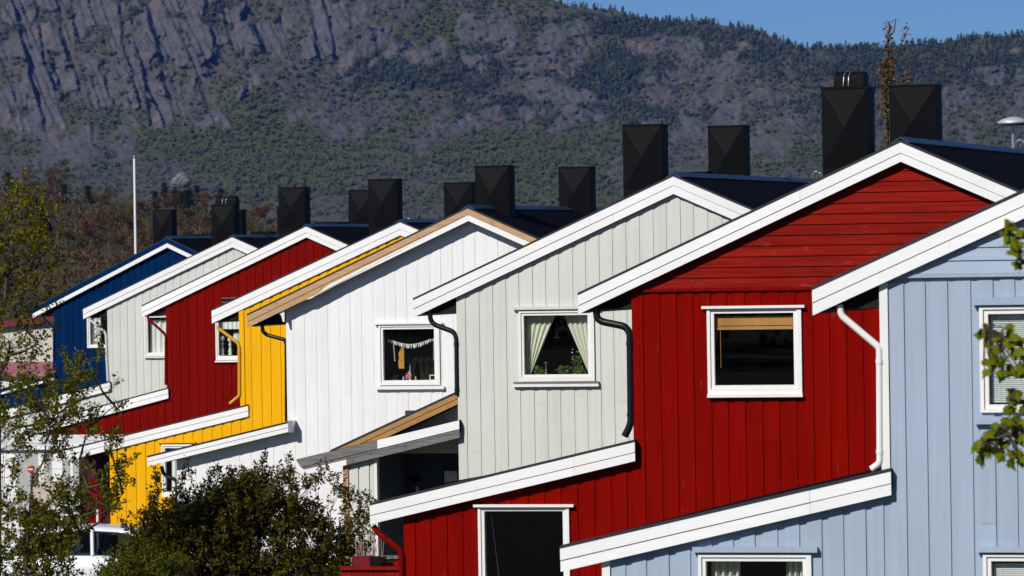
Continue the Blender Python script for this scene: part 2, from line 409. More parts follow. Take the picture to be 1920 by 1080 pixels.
    col = mixc(nt, rm, mixc(nt, pm, mixc(nt, gm, heath, grn), drk), rockc)
    L.new(col, b.inputs['Base Color']); b.inputs['Roughness'].default_value = 0.95; b.inputs['Specular IOR Level'].default_value = 0.1
    bump(nt, b, nf, 0.6, 1.6)
    o = np_mesh('mountain', P2, Fc, m, smooth=True, attrs={'rock': pad(rock), 'green': pad(green), 'pine': pad(pine)})
    tag(o, kind='structure')

    # trees on it: three masses, each far too many to count
    rng = np.random.default_rng(4)
    def crowns(name, mat, n, weight, hmin, hmax, wid, label, cat, conifer=False, extra=None):
        w = weight.copy(); w[(xs < -300) | (xs > 2250), :] = 0
        w = w * r * r / 1e6; p = (w / w.sum()).ravel()
        pick = rng.choice(p.size, n, p=p); i, j = np.unravel_index(pick, X.shape)
        if extra is not None: i = np.concatenate([i, extra]); j = np.concatenate([j, np.full(len(extra), nr - 1)])
        base = P[i, j] + rng.normal(0, .5, (len(i), 3)) * np.array([1, 1, 0]); t = len(i)
        h = rng.uniform(hmin, hmax, t); wd = h * wid * rng.uniform(.75, 1.3, t)
        q = 18
        if conifer:
            z = rng.uniform(0.05, 1, (t, q)) ** 1.1; rad = (1 - z) * 0.9 + 0.08
        else:
            z = rng.uniform(0.12, 1, (t, q)); rad = np.sqrt(np.clip(1 - ((z - .55) / .5) ** 2, .03, 1))
        an = rng.uniform(0, 2 * np.pi, (t, q)); rr = rad * np.sqrt(rng.uniform(.15, 1, (t, q)))
        cen = np.stack([rr * np.cos(an) * wd[:, None] / 2, rr * np.sin(an) * wd[:, None] / 2, z * h[:, None]], -1) + base[:, None, :]
        nn = rng.normal(0, .42, (t, q, 3)) + np.array([-.25, -.75, .55]); nn /= np.linalg.norm(nn, axis=-1, keepdims=True)
        a1 = np.cross(nn, rng.normal(0, 1, (t, q, 3))); a1 /= np.linalg.norm(a1, axis=-1, keepdims=True)
        a2 = np.cross(a1, nn); a2 /= np.linalg.norm(a2, axis=-1, keepdims=True)
        s = (wd[:, None] * rng.uniform(.13, .26, (t, q)))[..., None]
        V = np.stack([cen - a1 * s - a2 * s * .6, cen + a1 * s * .6 - a2 * s, cen + a1 * s + a2 * s * .6, cen - a1 * s * .5 + a2 * s], 2)
        Fq = np.arange(t * q * 4).reshape(-1, 4)
        tint = np.repeat(rng.uniform(0, 1, t), q * 4)
        ob = np_mesh(name, V, Fq, mat, attrs={'tint': tint})
        tag(ob, label, cat, kind='stuff')
    def crownmat(name, c1, c2):
        m, nt, N, L, b = newmat(name)
        a = N.new('ShaderNodeAttribute'); a.attribute_name = 'tint'
        g = noise(nt, 0.6, 3)
        f = mth(nt, 'ADD', mth(nt, 'MULTIPLY', a.outputs['Fac'], .65), mth(nt, 'MULTIPLY', g, .35))
        L.new(mixc(nt, f, c1, c2), b.inputs['Base Color']); b.inputs['Roughness'].default_value = 0.9
        b.inputs['Specular IOR Level'].default_value = 0.1
        return m
    open_ = np.clip(1 - rock * 1.6, 0.02, 1)
    vis = (Y < 470)
    crowns('hillside_birch_wood', crownmat('birch_crown', (0.042, 0.050, 0.014), (0.078, 0.088, 0.023)), 10000, open_ * vis * (0.04 + green ** 1.5), 1.3, 3.0, 0.9, 'spring green birch wood spread over the slopes of the mountain', 'wood')
    crowns('hillside_bare_wood', crownmat('bare_crown', (0.048, 0.046, 0.034), (0.088, 0.082, 0.062)), 9000, open_ * vis * np.clip(.85 - green, .05, 1), 1.2, 2.6, 0.85, 'bare greyish brown scrub between the green birches on the mountain', 'scrub')
    crest = rng.choice(np.where((xs > 850) & (xs < 2250))[0], 240)
    crowns('hillside_pine_wood', crownmat('pine_crown', (0.021, 0.029, 0.015), (0.041, 0.052, 0.026)), 5200, open_ * vis * (0.01 + pine ** 1.6), 1.7, 4.0, 0.65, 'dark pine wood along the crest and shoulders of the mountain', 'wood', True, crest)
    return X, Y, P
MX, MY, MP = mountain()

# ------------------------------------------------------------------ knoll on the left, with its wood
KX = np.array([-1200, -200, 0, 150, 250, 330, 450, 520, 650, 800, 1000, 1500, 2200]); KY = np.array([345, 350, 364, 386, 400, 396, 424, 440, 448, 460, 480, 505, 505])
def knoll_point(x, t):
    """t runs from the foot (0, 230 m off) to the top (1, 620 m off)"""
    D = 230 + 390 * t; ytop = np.interp(x, KX, KY); y0 = 832
    zt = at(x, ytop, 620).z; zb = at(x, y0, 230).z
    p = at(x, 500, D); p.z = zb + (zt - zb) * (t ** 0.8)
    return p
def knoll():
    xs = np.arange(-1200, 2200, 20); ts = np.linspace(0, 1.25, 26)
    P = []
    for x in xs:
        for t in ts:
            p = knoll_point(float(x), min(float(t), 1.0))
            if t > 1: p = p + Vector((0, 390 * (t - 1), -30 * (t - 1)))
            p.z += 1.2 * (float(fbm(np.array([x / 60.]), np.array([t * 9]), 7, 3)[0]) - .5)
            P.append(p[:])
    n = len(ts); idx = np.arange(len(P)).reshape(len(xs), n)
    Fc = np.stack([idx[:-1, :-1], idx[1:, :-1], idx[1:, 1:], idx[:-1, 1:]], -1).reshape(-1, 4)
    m, nt, N, L, b = newmat('knoll_heath')
    a = noise(nt, 0.12, 5, .65); c = noise(nt, 0.9, 5, .7)
    col = mixc(nt, ramp(nt, a, [(0.4, 0.), (0.62, 1.)]), (0.05, 0.033, 0.02), (0.038, 0.042, 0.014))
    L.new(mixc(nt, c, col, (0.03, 0.022, 0.014)), b.inputs['Base Color']); b.inputs['Roughness'].default_value = .95
    bump(nt, b, c, .7, .5)
    tag(np_mesh('hill', P, Fc, m, smooth=True), kind='structure')
knoll()

def leaf_quads(rng, cen, size, asp=0.5, droop=0.0, fold=0.25, flat=0.0):
    """small folded leaves: two triangles each, random lie"""
    n = len(cen); a = rng.normal(0, 1, (n, 3)); a[:, 2] = a[:, 2] * (1 - flat) - droop
    a /= np.linalg.norm(a, axis=1, keepdims=True)
    b = np.cross(a, rng.normal(0, 1, (n, 3)) + np.array([0, 0, 1.2 * (1 + flat)])); b /= np.linalg.norm(b, axis=1, keepdims=True) + 1e-9
    c = np.cross(a, b); s = (size * rng.uniform(.6, 1.25, n))[:, None]
    mid = cen + a * s * .45
    V = np.stack([cen, mid + b * s * asp * .5 + c * s * fold * .5, cen + a * s, mid - b * s * asp * .5 + c * s * fold * .5], 1)
    i = np.arange(n)[:, None] * 4
    F = np.concatenate([np.concatenate([i, i + 1, i + 2], 1), np.concatenate([i, i + 2, i + 3], 1)], 0)
    return V.reshape(-1, 3), F

def knoll_trees():
    rng = np.random.default_rng(12); rnd = random.Random(5)
    kinds = [('budding_birch', (0.055, 0.030, 0.013), (0.135, 0.072, 0.028), 'rusty brown budding birch in the wood on the knoll at left', 6, 9, .75, False, 44),
             ('leafing_birch', (0.036, 0.037, 0.007), (0.105, 0.100, 0.018), 'olive green leafing birch in the wood on the knoll at left', 5, 8, .8, False, 36),
             ('bare_birch', (0.052, 0.038, 0.030), (0.12, 0.088, 0.070), 'bare greyish birch with pale twigs in the wood on the knoll', 6, 9, .6, False, 10),
             ('dark_pine', (0.010, 0.016, 0.008), (0.032, 0.040, 0.018), 'dark green pine standing in the wood on the knoll at left', 6, 9, .62, True, 18)]
    for name, c1, c2, label, h0, h1, wid, con, count in kinds:
        mat = leafmat(name + '_leaf', c1, c2, .15, .8, .8)
        protos = []
        for v in range(3):
            h = rnd.uniform(h0, h1)
            root = empty(name, (0, 0, 0), 0, label, 'tree', '%s trees of the wood on the knoll' % name.replace('_', ' '))
            mb = MB(); mb.tube([(0, 0, -.5), (.1, 0, h * .4), (-.1, .1, h * .75), (0, 0, h * .98)], [.07, .055, .035, .012], 6)
            tips = []
            for k in range(16):
                z = h * rnd.uniform(.2, .92); an = rnd.uniform(0, 6.28); l = h * wid * .5 * (rnd.uniform(.5, 1.) * ((1.05 - z / h) if con else 1 - .45 * abs(z / h - .5)))
                e = Vector((math.cos(an) * l, math.sin(an) * l, z + (-.05 if con else .35) * l))
                mb.tube([(0, 0, z), e * .5 + Vector((0, 0, z * .5 + .1)), e], [.026, .016, .006], 4, cap=False); tips.append(((0, 0, z), e[:]))
            mb.build('trunk', M['greybark'] if not con else M['bark'], root)
            n = 2300; tips_a = np.array([t[0] for t in tips]); tips_b = np.array([t[1] for t in tips])
            k = rng.integers(0, len(tips), n); f = rng.uniform(.25, 1.08, (n, 1))
            cen = tips_a[k] * (1 - f) + tips_b[k] * f + rng.normal(0, .30, (n, 3)) * np.array([1, 1, .8 if not con else .4])
            V, Fq = leaf_quads(rng, cen, .26 if name != 'bare_birch' else .22, .55 if name != 'bare_birch' else .16)
            np_mesh('crown', V, Fq, mat, root)
            protos.append(root)
        for i in range(count):
            if con:
                x, t = rnd.choice([rnd.uniform(-80, 80), rnd.uniform(290, 420), rnd.uniform(300, 400), rnd.uniform(-300, 700)]), rnd.uniform(.8, 1.0)
            else:
                x, t = rnd.uniform(-380, 860), rnd.uniform(0.06, 1.0) ** .8
                if x > 560: t = .75 + t * .25
            p = knoll_point(x, t)
            o = protos[i] if i < 3 else copy_tree(protos[i % 3])
            o.location = p; o.rotation_euler = (0, 0, rnd.uniform(0, 6.28)); s = rnd.uniform(.42, .72)
            if x > 560: s *= .5
            o.scale = (s, s, s * rnd.uniform(.9, 1.1))
knoll_trees()

def knoll_scrub():
    """undergrowth of the knoll: twiggy mass nobody could count"""
    rng = np.random.default_rng(77); n = 42000; cen = np.zeros((n, 3))
    xs = rng.uniform(-420, 900, n); ts = rng.uniform(.05, 1.0, n)
    xs = np.round(xs / 6) * 6
    for i in range(n):
        p = knoll_point(float(xs[i]), float(ts[i])); cen[i] = (p.x, p.y, p.z)
    clump = fbm(xs / 30, ts * 14, 3, 3)
    cen += rng.normal(0, .8, (n, 3)) * np.array([1, 1, 0]); cen[:, 2] += rng.uniform(0, 1, n) ** 1.4 * 4.6 * clump
    g = fbm(xs / 70 + 3, ts * 9, 13, 3) > .52
    V, Fq = leaf_quads(rng, cen[g], .42, .5)
    tag(np_mesh('knoll_green_scrub', V, Fq, leafmat('green_undergrowth', (0.032, 0.034, 0.007), (0.095, 0.096, 0.018), .15, .9, .12)), 'olive green scrub in patches on the knoll behind the navy house', 'scrub', kind='stuff')
    V, Fq = leaf_quads(rng, cen[~g], .42, .5)
    tag(np_mesh('knoll_undergrowth', V, Fq, leafmat('undergrowth', (0.042, 0.024, 0.011), (0.125, 0.068, 0.028), .1, .9, .12)), 'rusty brown undergrowth covering the knoll behind the navy house', 'scrub', kind='stuff')
knoll_scrub()

def boulder():
    rng = random.Random(3)
    p = at(339, 341, 1500)
    bm = bmesh.new(); bmesh.ops.create_icosphere(bm, subdivisions=4, radius=1)
    for v in bm.verts:
        c = v.co; k = 1 + .18 * math.sin(c.x * 3 + 1) * math.sin(c.y * 2.3 + c.z * 2) + .06 * math.sin(c.x * 11 + c.z * 8) * math.sin(c.z * 13 + c.y * 7)
        v.co = Vector((c.x * 3.0, c.y * 2.6, max(c.z, -.8) * 2.5)) * k
    me = bpy.data.meshes.new('boulder'); bm.to_mesh(me); bm.free()
    m, nt, N, L, b = newmat('boulder_rock')
    a = noise(nt, .8, 6, .7)
    L.new(mixc(nt, ramp(nt, a, [(.35, 0.), (.65, 1.)]), (.085, .081, .083), (.19, .182, .178)), b.inputs['Base Color']); b.inputs['Roughness'].default_value = .95
    bump(nt, b, a, .8, .5)
    me.materials.append(m)
    o = link('boulder', me); o.location = p; tag(o, 'round grey boulder lying on the green slope above the brown knoll', 'boulder')
boulder()

# ------------------------------------------------------------------ houses
class House:
    def __init__(s, name, label, D, peak, cat='house'):
        s.D = D; s.P0 = at(peak[0], peak[1], D); s.zg = ground(D)
        s.root = empty(name, (s.P0.x, s.P0.y, s.zg), -PHI, label, cat)
        s.k = D / FPX
    def L(s, x, y, d=0.0):
        """photo point -> (u, z) on the plane d metres behind the gable"""
        V = ray(x, y); t = ((s.P0 + UH * d) - C).dot(UH) / V.dot(UH)
        p = C + V * t
        return ((p - s.P0).dot(RH), p.z - s.zg)
    def P(s, x, y, d=0.0):
        u, z = s.L(x, y, d); return Vector((u, d, z))
    def rect(s, x0, x1, y0, y1, d=0.0):
        xm, ym = (x0 + x1) / 2, (y0 + y1) / 2
        return (s.L(x0, ym, d)[0], s.L(x1, ym, d)[0], s.L(xm, y1, d)[1], s.L(xm, y0, d)[1])
    def world(s, p):
        return Vector((s.P0.x, s.P0.y, s.zg)) + RH * p[0] + UH * p[1] + Vector((0, 0, p[2]))

def ev(line, u):
    for (u0, z0), (u1, z1) in zip(line, line[1:]):
        if u <= u1 or (u1, z1) == line[-1]:
            return z0 + (z1 - z0) * (u - u0) / (u1 - u0)
def strip(u0, u1, top, bot, holes):
    cuts = {u0, u1}
    for ln in (top, bot):
        for u, _ in ln:
            if u0 < u < u1: cuts.add(u)
    for h in holes:
        for u in h[:2]:
            if u0 < u < u1: cuts.add(u)
    cuts = sorted(cuts); out = []
    for a, b in zip(cuts, cuts[1:]):
        if b - a < 1e-4: continue
        mid = (a + b) / 2
        hs = sorted([(h[2], h[3]) for h in holes if h[0] < mid < h[1]])
        e = 1e-6
        lo = (ev(bot, a + e), ev(bot, b - e)); hi = (ev(top, a + e), ev(top, b - e))
        segs = []; cur = lo
        for k0, k1 in hs:
            segs.append((cur, (k0, k0))); cur = (k1, k1)
        segs.append((cur, hi))
        for (l0, l1), (h0, h1) in segs:
            if h0 - l0 > 1e-4 and h1 - l1 > 1e-4: out.append([(a, l0), (b, l1), (b, h1), (a, h0)])
            elif h0 - l0 > 1e-4 or h1 - l1 > 1e-4:
                t = (h0 - l0) / ((h0 - l0) - (h1 - l1)); uc = a + (b - a) * t; zc = l0 + (l1 - l0) * t
                out.append([(a, l0), (uc, zc), (a, h0)] if h0 > l0 else [(uc, zc), (b, l1), (b, h1)])
    return out

def joined(p, q):
    def side(poly, u):
        z = [b for a, b in poly if abs(a - u) < 1e-5]
        return (min(z), max(z)) if len(z) > 1 else None
    for u in {a for a, _ in p} & {a for a, _ in q}:
        a, b = side(p, u), side(q, u)
        if a and b and min(a[1], b[1]) - max(a[0], b[0]) > .005: return True
    return False
PERIOD, BOARD = 0.218, 0.146
def boards(h, u0, u1, top, bot, holes, mat, start=0.0, rnd=random.Random(1), d=0.0, bth=.013):
    u = u0 + start
    while u < u1 - .02:
        a, b = u, min(u + BOARD + rnd.uniform(-.004, .004), u1)
        th = bth + rnd.uniform(-.0015, .002)
        hz = list(holes)
        if rnd.random() < .22:
            zj = ev(bot, a + .01) + (ev(top, a + .01) - ev(bot, a + .01)) * rnd.uniform(.35, .8)
            if not any(q[0] < b and q[1] > a and q[2] - .1 < zj < q[3] + .1 for q in holes): hz.append((a - .01, b + .01, zj - .0014, zj + .0014))
        left = strip(a, b, top, bot, hz)
        while left:                                   # a window parts a board into separate pieces
            isl = [left.pop(0)]; grew = True
            while grew:
                grew = False
                for p in list(left):
                    if any(joined(p, q) for q in isl): isl.append(p); left.remove(p); grew = True
            mb = MB()
            for p in isl: mb.prism(p, d - th, d + .002)
            if mb.v: mb.build('board', mat, h.root)
        u += PERIOD + rnd.uniform(-.006, .006)

def window(h, glass, casing, lintel=None, sill=None, mats=('trimv', 'trimv', 'trimv'), holes=None, name='window', sill2=None, room=3.4):
    g = h.rect(*glass, d=-.005); c = h.rect(*casing, d=-.045)
    def ring(mb, o, i, d0, d1):
        mb.box(o[0], o[1], d0, d1, o[2], i[2]); mb.box(o[0], o[1], d0, d1, i[3], o[3])
        mb.box(o[0], i[0], d0, d1, i[2], i[3]); mb.box(i[1], o[1], d0, d1, i[2], i[3])
    gm = lambda m: (g[0] - m, g[1] + m, g[2] - m, g[3] + m)
    k = min(.055, (g[0] - c[0]) * .55)
    si = gm(k)
    mb = MB(); ring(mb, c, si, -.046, .03); w = mb.build(name, M[mats[0]], h.root)
    mb = MB(); ring(mb, gm(k - .002), g, -.028, .035); mb.build('sash', M['trimv'], w)
    mb = MB(); e = .006; mb.add([(g[0] - e, .003, g[2] - e), (g[1] + e, .003, g[2] - e), (g[1] + e, .003, g[3] + e), (g[0] - e, .003, g[3] + e)], [[0, 1, 2, 3]]); mb.build('pane', M['glass'], w)
    mb = MB(); ring(mb, gm(k + .03), gm(k * .6), .036, .15); mb.build('reveal', M['trimv'], w)
    if lintel:
        l = h.rect(*lintel, d=-.075); mb = MB()
        mb.prism([(l[0], l[2]), (l[1], l[2]), (l[1], l[3]), (l[0], l[3])], -.078, -.02); mb.build('lintel', M[mats[1]], w)
    if sill:
        l = h.rect(*sill, d=-.07); mb = MB(); mb.box(l[0], l[1], -.075, -.02, l[2], l[3]); mb.build('sill', M[mats[2]], w)
    if sill2:
        l = h.rect(*sill2, d=-.06); mb = MB(); mb.box(l[0], l[1], -.062, -.02, l[2], l[3]); mb.build('sill_flashing', M['greywood'], w)
    # dark room behind the pane
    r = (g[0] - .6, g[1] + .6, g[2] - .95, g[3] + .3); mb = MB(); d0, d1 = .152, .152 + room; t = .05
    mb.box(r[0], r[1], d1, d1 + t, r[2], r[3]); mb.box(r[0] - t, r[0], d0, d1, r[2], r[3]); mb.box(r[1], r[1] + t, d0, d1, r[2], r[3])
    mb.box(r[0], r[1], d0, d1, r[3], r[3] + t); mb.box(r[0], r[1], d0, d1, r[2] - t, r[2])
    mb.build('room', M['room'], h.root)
    holes['b'].append((c[0] + .02, c[1] - .02, c[2] + .02, c[3] - .02)); holes['w'].append(gm(k + .01))
    return g

def fascia_pair(h, line, t1, t2, d, mats, name='fascia_board', gap=.007):
    """two stacked boards along a rake: line = [(u,z),(u,z)] top edge; thickness measured upright"""
    (u0, z0), (u1, z1) = line; sl = (z1 - z0) / (u1 - u0); rj = random.Random(int(abs(u0 * 100 + z0 * 37)))
    zz = lambda u: z0 + sl * (u - u0)
    for ta, tb, dep, mt in ((0, t1 - gap, .030, mats[0]), (t1, t1 + t2, .020, mats[1])):
        cuts = [u0]
        while u1 - cuts[-1] > 3.0: cuts.append(min(cuts[-1] + rj.uniform(1.7, 3.4), u1 - .8))
        cuts.append(u1)
        for i, (a, b) in enumerate(zip(cuts, cuts[1:])):
            a2 = a if i == 0 else a + .0015; b2 = b if i == len(cuts) - 2 else b - .0015; q = rj.uniform(-.0015, .0015)
            mb = MB(); mb.prism([(a2, zz(a2) - tb), (b2, zz(b2) - tb), (b2, zz(b2) - ta), (a2, zz(a2) - ta)], d - dep + q, d); mb.build(name, M[mt], h.root)

def roof_slab(h, line, t, d0, d1, name='roof', mat='roof', over=.028):
    (u0, z0), (u1, z1) = line
    mb = MB(); mb.prism([(u0, z0 - t), (u1, z1 - t), (u1, z1 + over), (u0, z0 + over)], d0, d1)
    o = mb.build(name, M[mat], h.root)
    mb = MB(); mb.prism([(u0, z0 + .002), (u1, z1 + .002), (u1, z1 + over + .006), (u0, z0 + over + .006)], d0 - .034, d0 - .001)
    mb.build('edge_flashing', M['edge'], o)
    return o

def chimney(h, x0, x1, ytop, d, zroof, cap=False, mat='chim'):
    u0, z1 = h.L(x0, ytop, d); u1 = h.L(x1, ytop, d)[0]; w = u1 - u0; dep = .45 if w > .45 else w * .8
    z0 = zroof; mb = MB()
    hgt = min(z1 - z0, 1.02); zb = z1 - hgt
    cor = [(u0, d), (u1, d), (u1, d + dep), (u0, d + dep)]
    for i in range(4):
        a, b = cor[i], cor[(i + 1) % 4]; nx, ny = b[1] - a[1], -(b[0] - a[0]); l = math.hypot(nx, ny); nx, ny = nx / l, ny / l
        bul = .085 if i in (0, 2) else .006; mid = ((a[0] + b[0]) / 2 + nx * bul, (a[1] + b[1]) / 2 + ny * bul, (zb + z1) / 2)
        A, B, Cc, Dd = (a[0], a[1], zb), (b[0], b[1], zb), (b[0], b[1], z1), (a[0], a[1], z1)
        mb.add([A, B, Cc, Dd, mid], [[0, 1, 4], [1, 2, 4], [2, 3, 4], [3, 0, 4]])
        if zb > z0: mb.add([(a[0], a[1], z0), (b[0], b[1], z0), B, A], [[0, 1, 2, 3]])
    mb.add([(p[0], p[1], z1) for p in cor], [[0, 1, 2, 3]])
    c = mb.build('chimney', M[mat], h.root)
    mb = MB(); e = .012; mb.box(u0 - e, u1 + e, d - e, d + dep + e, z1 - .018, z1 + .012); mb.build('chimney_cap', M[mat], c)
    if cap:
        r0, r1 = h.L(cap[0], cap[2], d)[0], h.L(cap[1], cap[2], d)[0]; hh = h.L(cap[0], cap[2], d)[1] - z1
        mb = MB(); n = 10; pr = []
        for i in range(n + 1):
            an = math.pi * i / n; pr.append((d + dep / 2 - math.cos(an) * .19, z1 + .014 + hh * (math.sin(an) ** .55)))
        vs = [(r0, y, z) for y, z in pr] + [(r1, y, z) for y, z in pr]; m_ = n + 1
        mb.add(vs, [[i, i + m_, i + m_ + 1, i + 1] for i in range(n)] + [list(range(m_)), list(range(2 * m_ - 1, m_ - 1, -1))])
        mb.build('chimney_cowl', M[mat], c)
        for q in (.38, .55):
            mb = MB(); uu = r0 + (r1 - r0) * q
            mb.tube([(uu + .02 * (i - 5) / 5, y - .006 * math.cos(math.pi * i / n), z + .006) for i, (y, z) in enumerate(pr)], .006, 5); mb.build('strap', M['zinc'], c)

def pipe(h, pts, d, r, mat, name='downpipe', bend=.16):
    P = [h.P(x, y, d) for x, y in pts]
    # round the bends
    Q = [P[0]]
    for a, b, c in zip(P, P[1:], P[2:]):
        k = min((b - a).length, (c - b).length, bend) * .5
        p, q = b + (a - b).normalized() * k, b + (c - b).normalized() * k
        for t in (0, .25, .5, .75, 1): Q.append(p * (1 - t) ** 2 + b * 2 * t * (1 - t) + q * t * t)
    Q.append(P[-1])
    mb = MB(); mb.tube(Q, r, 12); o = mb.build(name, M[mat], h.root)
    # collars at the joints of the long run
    for a, b in zip(P, P[1:]):
        if (b - a).length > .5:
            for t in (.12, .9):
                c = a + (b - a) * t; e = (b - a).normalized() * .02
                mb = MB(); mb.tube([c - e, c + e], r * 1.14, 12); mb.build('pipe_collar', M[mat], o)
    return o

def make_house(name, label, D, peak, tip, fas, wallx, wally, paintk, o=.08, L=11.5, lean=None, wins=(), corner=None, corner_w=.075,
               gable=None, gable_y=None, fmats=('trim', 'trim'), fmats_r=None, chims=(), bstart=.0, lowers=(), zbot=.25, ridge=True, extra_top=0.0, roofmat='roof'):
    h = House(name, label, D, peak); rnd = random.Random(hash(name + label) % 1000 if False else len(label) * 7 + int(D))
    df = -o - .03
    uP, zP = h.L(*peak, df); uT, zT = h.L(*tip, df)
    s = (zP - zT) / (uP - uT); uR = 2 * uP - uT
    t1, t2 = fas[0] * h.k, fas[1] * h.k; t = t1 + t2
    h.uP, h.zP, h.uT, h.zT, h.s, h.t = uP, zP, uT, zT, s, t
    roof_l = [(uT, zT), (uP, zP)]; roof_r = [(uP, zP), (uR, zT)]
    roof_slab(h, roof_l, t - .035, -o, L, mat=roofmat); roof_slab(h, roof_r, t - .035, -o, L, mat=roofmat)
    fr = fmats_r or fmats
    fascia_pair(h, roof_l, t1, t2, -o, fmats); fascia_pair(h, roof_r, t1, t2, -o, fr)
    uL = h.L(wallx, wally)[0]; uW = 2 * uP - uL; h.uL = uL; h.uW = uW
    top = [(uL, zP - t + .05 - s * (uP - uL)), (uP, zP - t + .05), (uW, zP - t + .05 - s * (uW - uP))]
    btop = [(u, z - .03) for u, z in top]
    bot = [(uL - 20, zbot), (uW + 20, zbot)]
    holes = {'b': [], 'w': []}
    h.glass = [window(h, holes=holes, **w) for w in wins]
    lines = [(uL, uW, top, btop)]
    if lean:
        a, b = h.L(*lean['hi'], df), h.L(*lean['lo'], df)
        sl = (a[1] - b[1]) / (a[0] - b[0]); l1, l2 = lean['fas'][0] * h.k, lean['fas'][1] * h.k
        line = [b, a]; roof_slab(h, line, l1 + l2 - .035, -o, lean.get('L', 8), 'lean_to_roof')
        fascia_pair(h, line, l1, l2, -o, lean.get('mats', fmats), 'lean_to_fascia')
        # little dark end flashing on the upper end
        uLL = h.L(lean['wallx'], lean['wally'])[0]; h.uLL = uLL; h.lean = line; h.leant = l1 + l2
        zt = lambda u: b[1] + sl * (u - b[0]) - (l1 + l2) + .05
        lt = [(uLL, zt(uLL)), (uL, zt(uL))]; lines.append((uLL, uL, lt, [(u, z - .03) for u, z in lt]))
    # walls: the wall face doubles as the recessed under-boards
    wm = MB()
    for u0, u1, tp, bt in lines:
        for p in strip(u0, u1, tp, bot, holes['w']): wm.prism(p, 0, .14)
    wm.box(uW - .14, uW, .14, L - .3, zbot, top[2][1] - .05)
    uleft = uL
    wm.box(uL, uL + .14, .14, L - .3, zbot, top[0][1] - .05)
    if lean: wm.box(h.uLL, h.uLL + .14, .14, lean.get('L', 8) - .3, zbot, lt[0][1] - .05)
    wm.prism([(uL, zbot), (uW, zbot), top[2], top[1], top[0]], L - .29, L - .15)
    wm.build('wall', M[paintk], h.root)
    zcut = None
    if gable:
        zcut = h.L(wallx + 60, gable_y)[1]
    cw = 0
    for i, (u0, u1, tp, bt) in enumerate(lines):
        if corner and (i == 0 or corner.get('lean')):
            cw = corner_w; mb = MB()
            if i == 0 and lean:
                zb_ = ev(h.lean, min(u0 + .001, h.lean[1][0])) - .1
            else: zb_ = zbot
            mb.prism([(u0 - .006, zb_), (u0 + cw, zb_), (u0 + cw, ev(bt, u0 + cw)), (u0 - .006, ev(bt, u0 + .001))], -.034, .0); mb.build('corner_board', M[corner['mat']], h.root)
        bt2 = bt
        if zcut and i == 0: bt2 = [(u0, min(bt[0][1], zcut)), (uP, zcut), (u1, min(bt[2][1], zcut))]
        boards(h, u0 + (cw + .004 if corner and (i == 0 or corner.get('lean')) else .0), u1, bt2, bot, holes['b'], M[paintk], start=bstart if i == 0 else 0.0, rnd=rnd, bth={'white': .0055, 'grey': .0095}.get(paintk, .013))
    if gable:                                                   # level boards in the gable triangle
        z = zcut + .03; zt_ = zP - t - .0
        mb = MB(); ua = uP - (zt_ - zcut) / s - .02; ua = max(ua, uL - .3)
        mb.prism([(ua, zcut), (2 * uP - ua, zcut), (2 * uP - ua, zcut + .035), (ua, zcut + .035)], -.045, .0); mb.build('trim_board', M[paintk], h.root)
        step = gable[1]; z = zcut + .037
        while z < zt_:
            z2 = min(z + step - .003, zt_ + .03)
            ul = lambda zz: max(uP - max(zP - t + .02 - zz, .0) / s, uL - .3)
            a0, a1 = ul(z), ul(z2); b0, b1 = 2 * uP - a0, 2 * uP - a1
            js = [0.0]; 
            q = a0 + rnd.uniform(1.2, 4.4)
            cutsu = [a0]
            while q < b0 - .6: cutsu.append(q); q += rnd.uniform(1.8, 4.2)
            cutsu.append(b0)
            dd = rnd.uniform(-.002, .002)
            for c0, c1 in zip(cutsu, cutsu[1:]):
                e0 = a1 if c0 == a0 else c0 + .002; e1 = b1 if c1 == b0 else c1 - .002
                f0 = c0 if c0 == a0 else c0 + .002; f1 = c1 if c1 == b0 else c1 - .002
                if e1 < e0: e0 = e1 = (e0 + e1) / 2
                mb = MB(); yb, yt, yk = -.034 + dd, -.020 + dd, 0.0
                mb.add([(f0, yb, z), (f1, yb, z), (e1, yt, z2), (e0, yt, z2), (f0, yk, z), (f1, yk, z), (e1, yk, z2), (e0, yk, z2)],
                       [[0, 1, 2, 3], [0, 4, 5, 1], [1, 5, 6, 2], [2, 6, 7, 3], [3, 7, 4, 0]])
                mb.build('level_board', M[gable[0]], h.root)
            z += step
    # boxed eave between rake, soffit and wall
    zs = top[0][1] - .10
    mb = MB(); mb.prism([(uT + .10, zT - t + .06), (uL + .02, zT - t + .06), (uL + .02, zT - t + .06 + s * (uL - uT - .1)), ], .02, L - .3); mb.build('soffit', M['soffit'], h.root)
    # gutter along the eave
    mb = MB(); n = 8; gr = .06; gu, gz = uT - .02 + .0, zT - t + .02
    pr = [(gu + gr * math.cos(math.pi + math.pi * i / n), gz + gr * math.sin(math.pi + math.pi * i / n)) for i in range(n + 1)]
    pr2 = [(gu + (gr - .006) * math.cos(2 * math.pi - math.pi * i / n), gz + (gr - .006) * math.sin(2 * math.pi - math.pi * i / n)) for i in range(n + 1)]
    mb.prism([(u + .07, z + .055) for u, z in pr + pr2], .0, L); mb.build('gutter', M['edge'], h.root)
    # ridge caps
    if ridge:
        me = None; y = -o - .02
        while y < L - .05:
            if me is None:
                mb = MB(); q = [(-.12, -.12 * s), (-.07, -.02), (0, .022), (.07, -.02), (.12, -.12 * s), (.11, -.12 * s - .02), (0, .0), (-.11, -.12 * s - .02)]
                mb.prism(q, 0, .40); ob = mb.build('ridge_tile', M['ridge'], h.root); me = ob.data
            else: ob = link('ridge_tile', me, h.root)
            ob.location = (uP, y, zP + .05 + rnd.uniform(-.003, .003)); ob.rotation_euler = (.01, 0, 0); y += .385
    for c in chims:
        u = h.L(c[0], c[2], c[3])[0]
        chimney(h, *c[:4], zP - s * abs(u + .3 - uP) - .35, *c[4:])
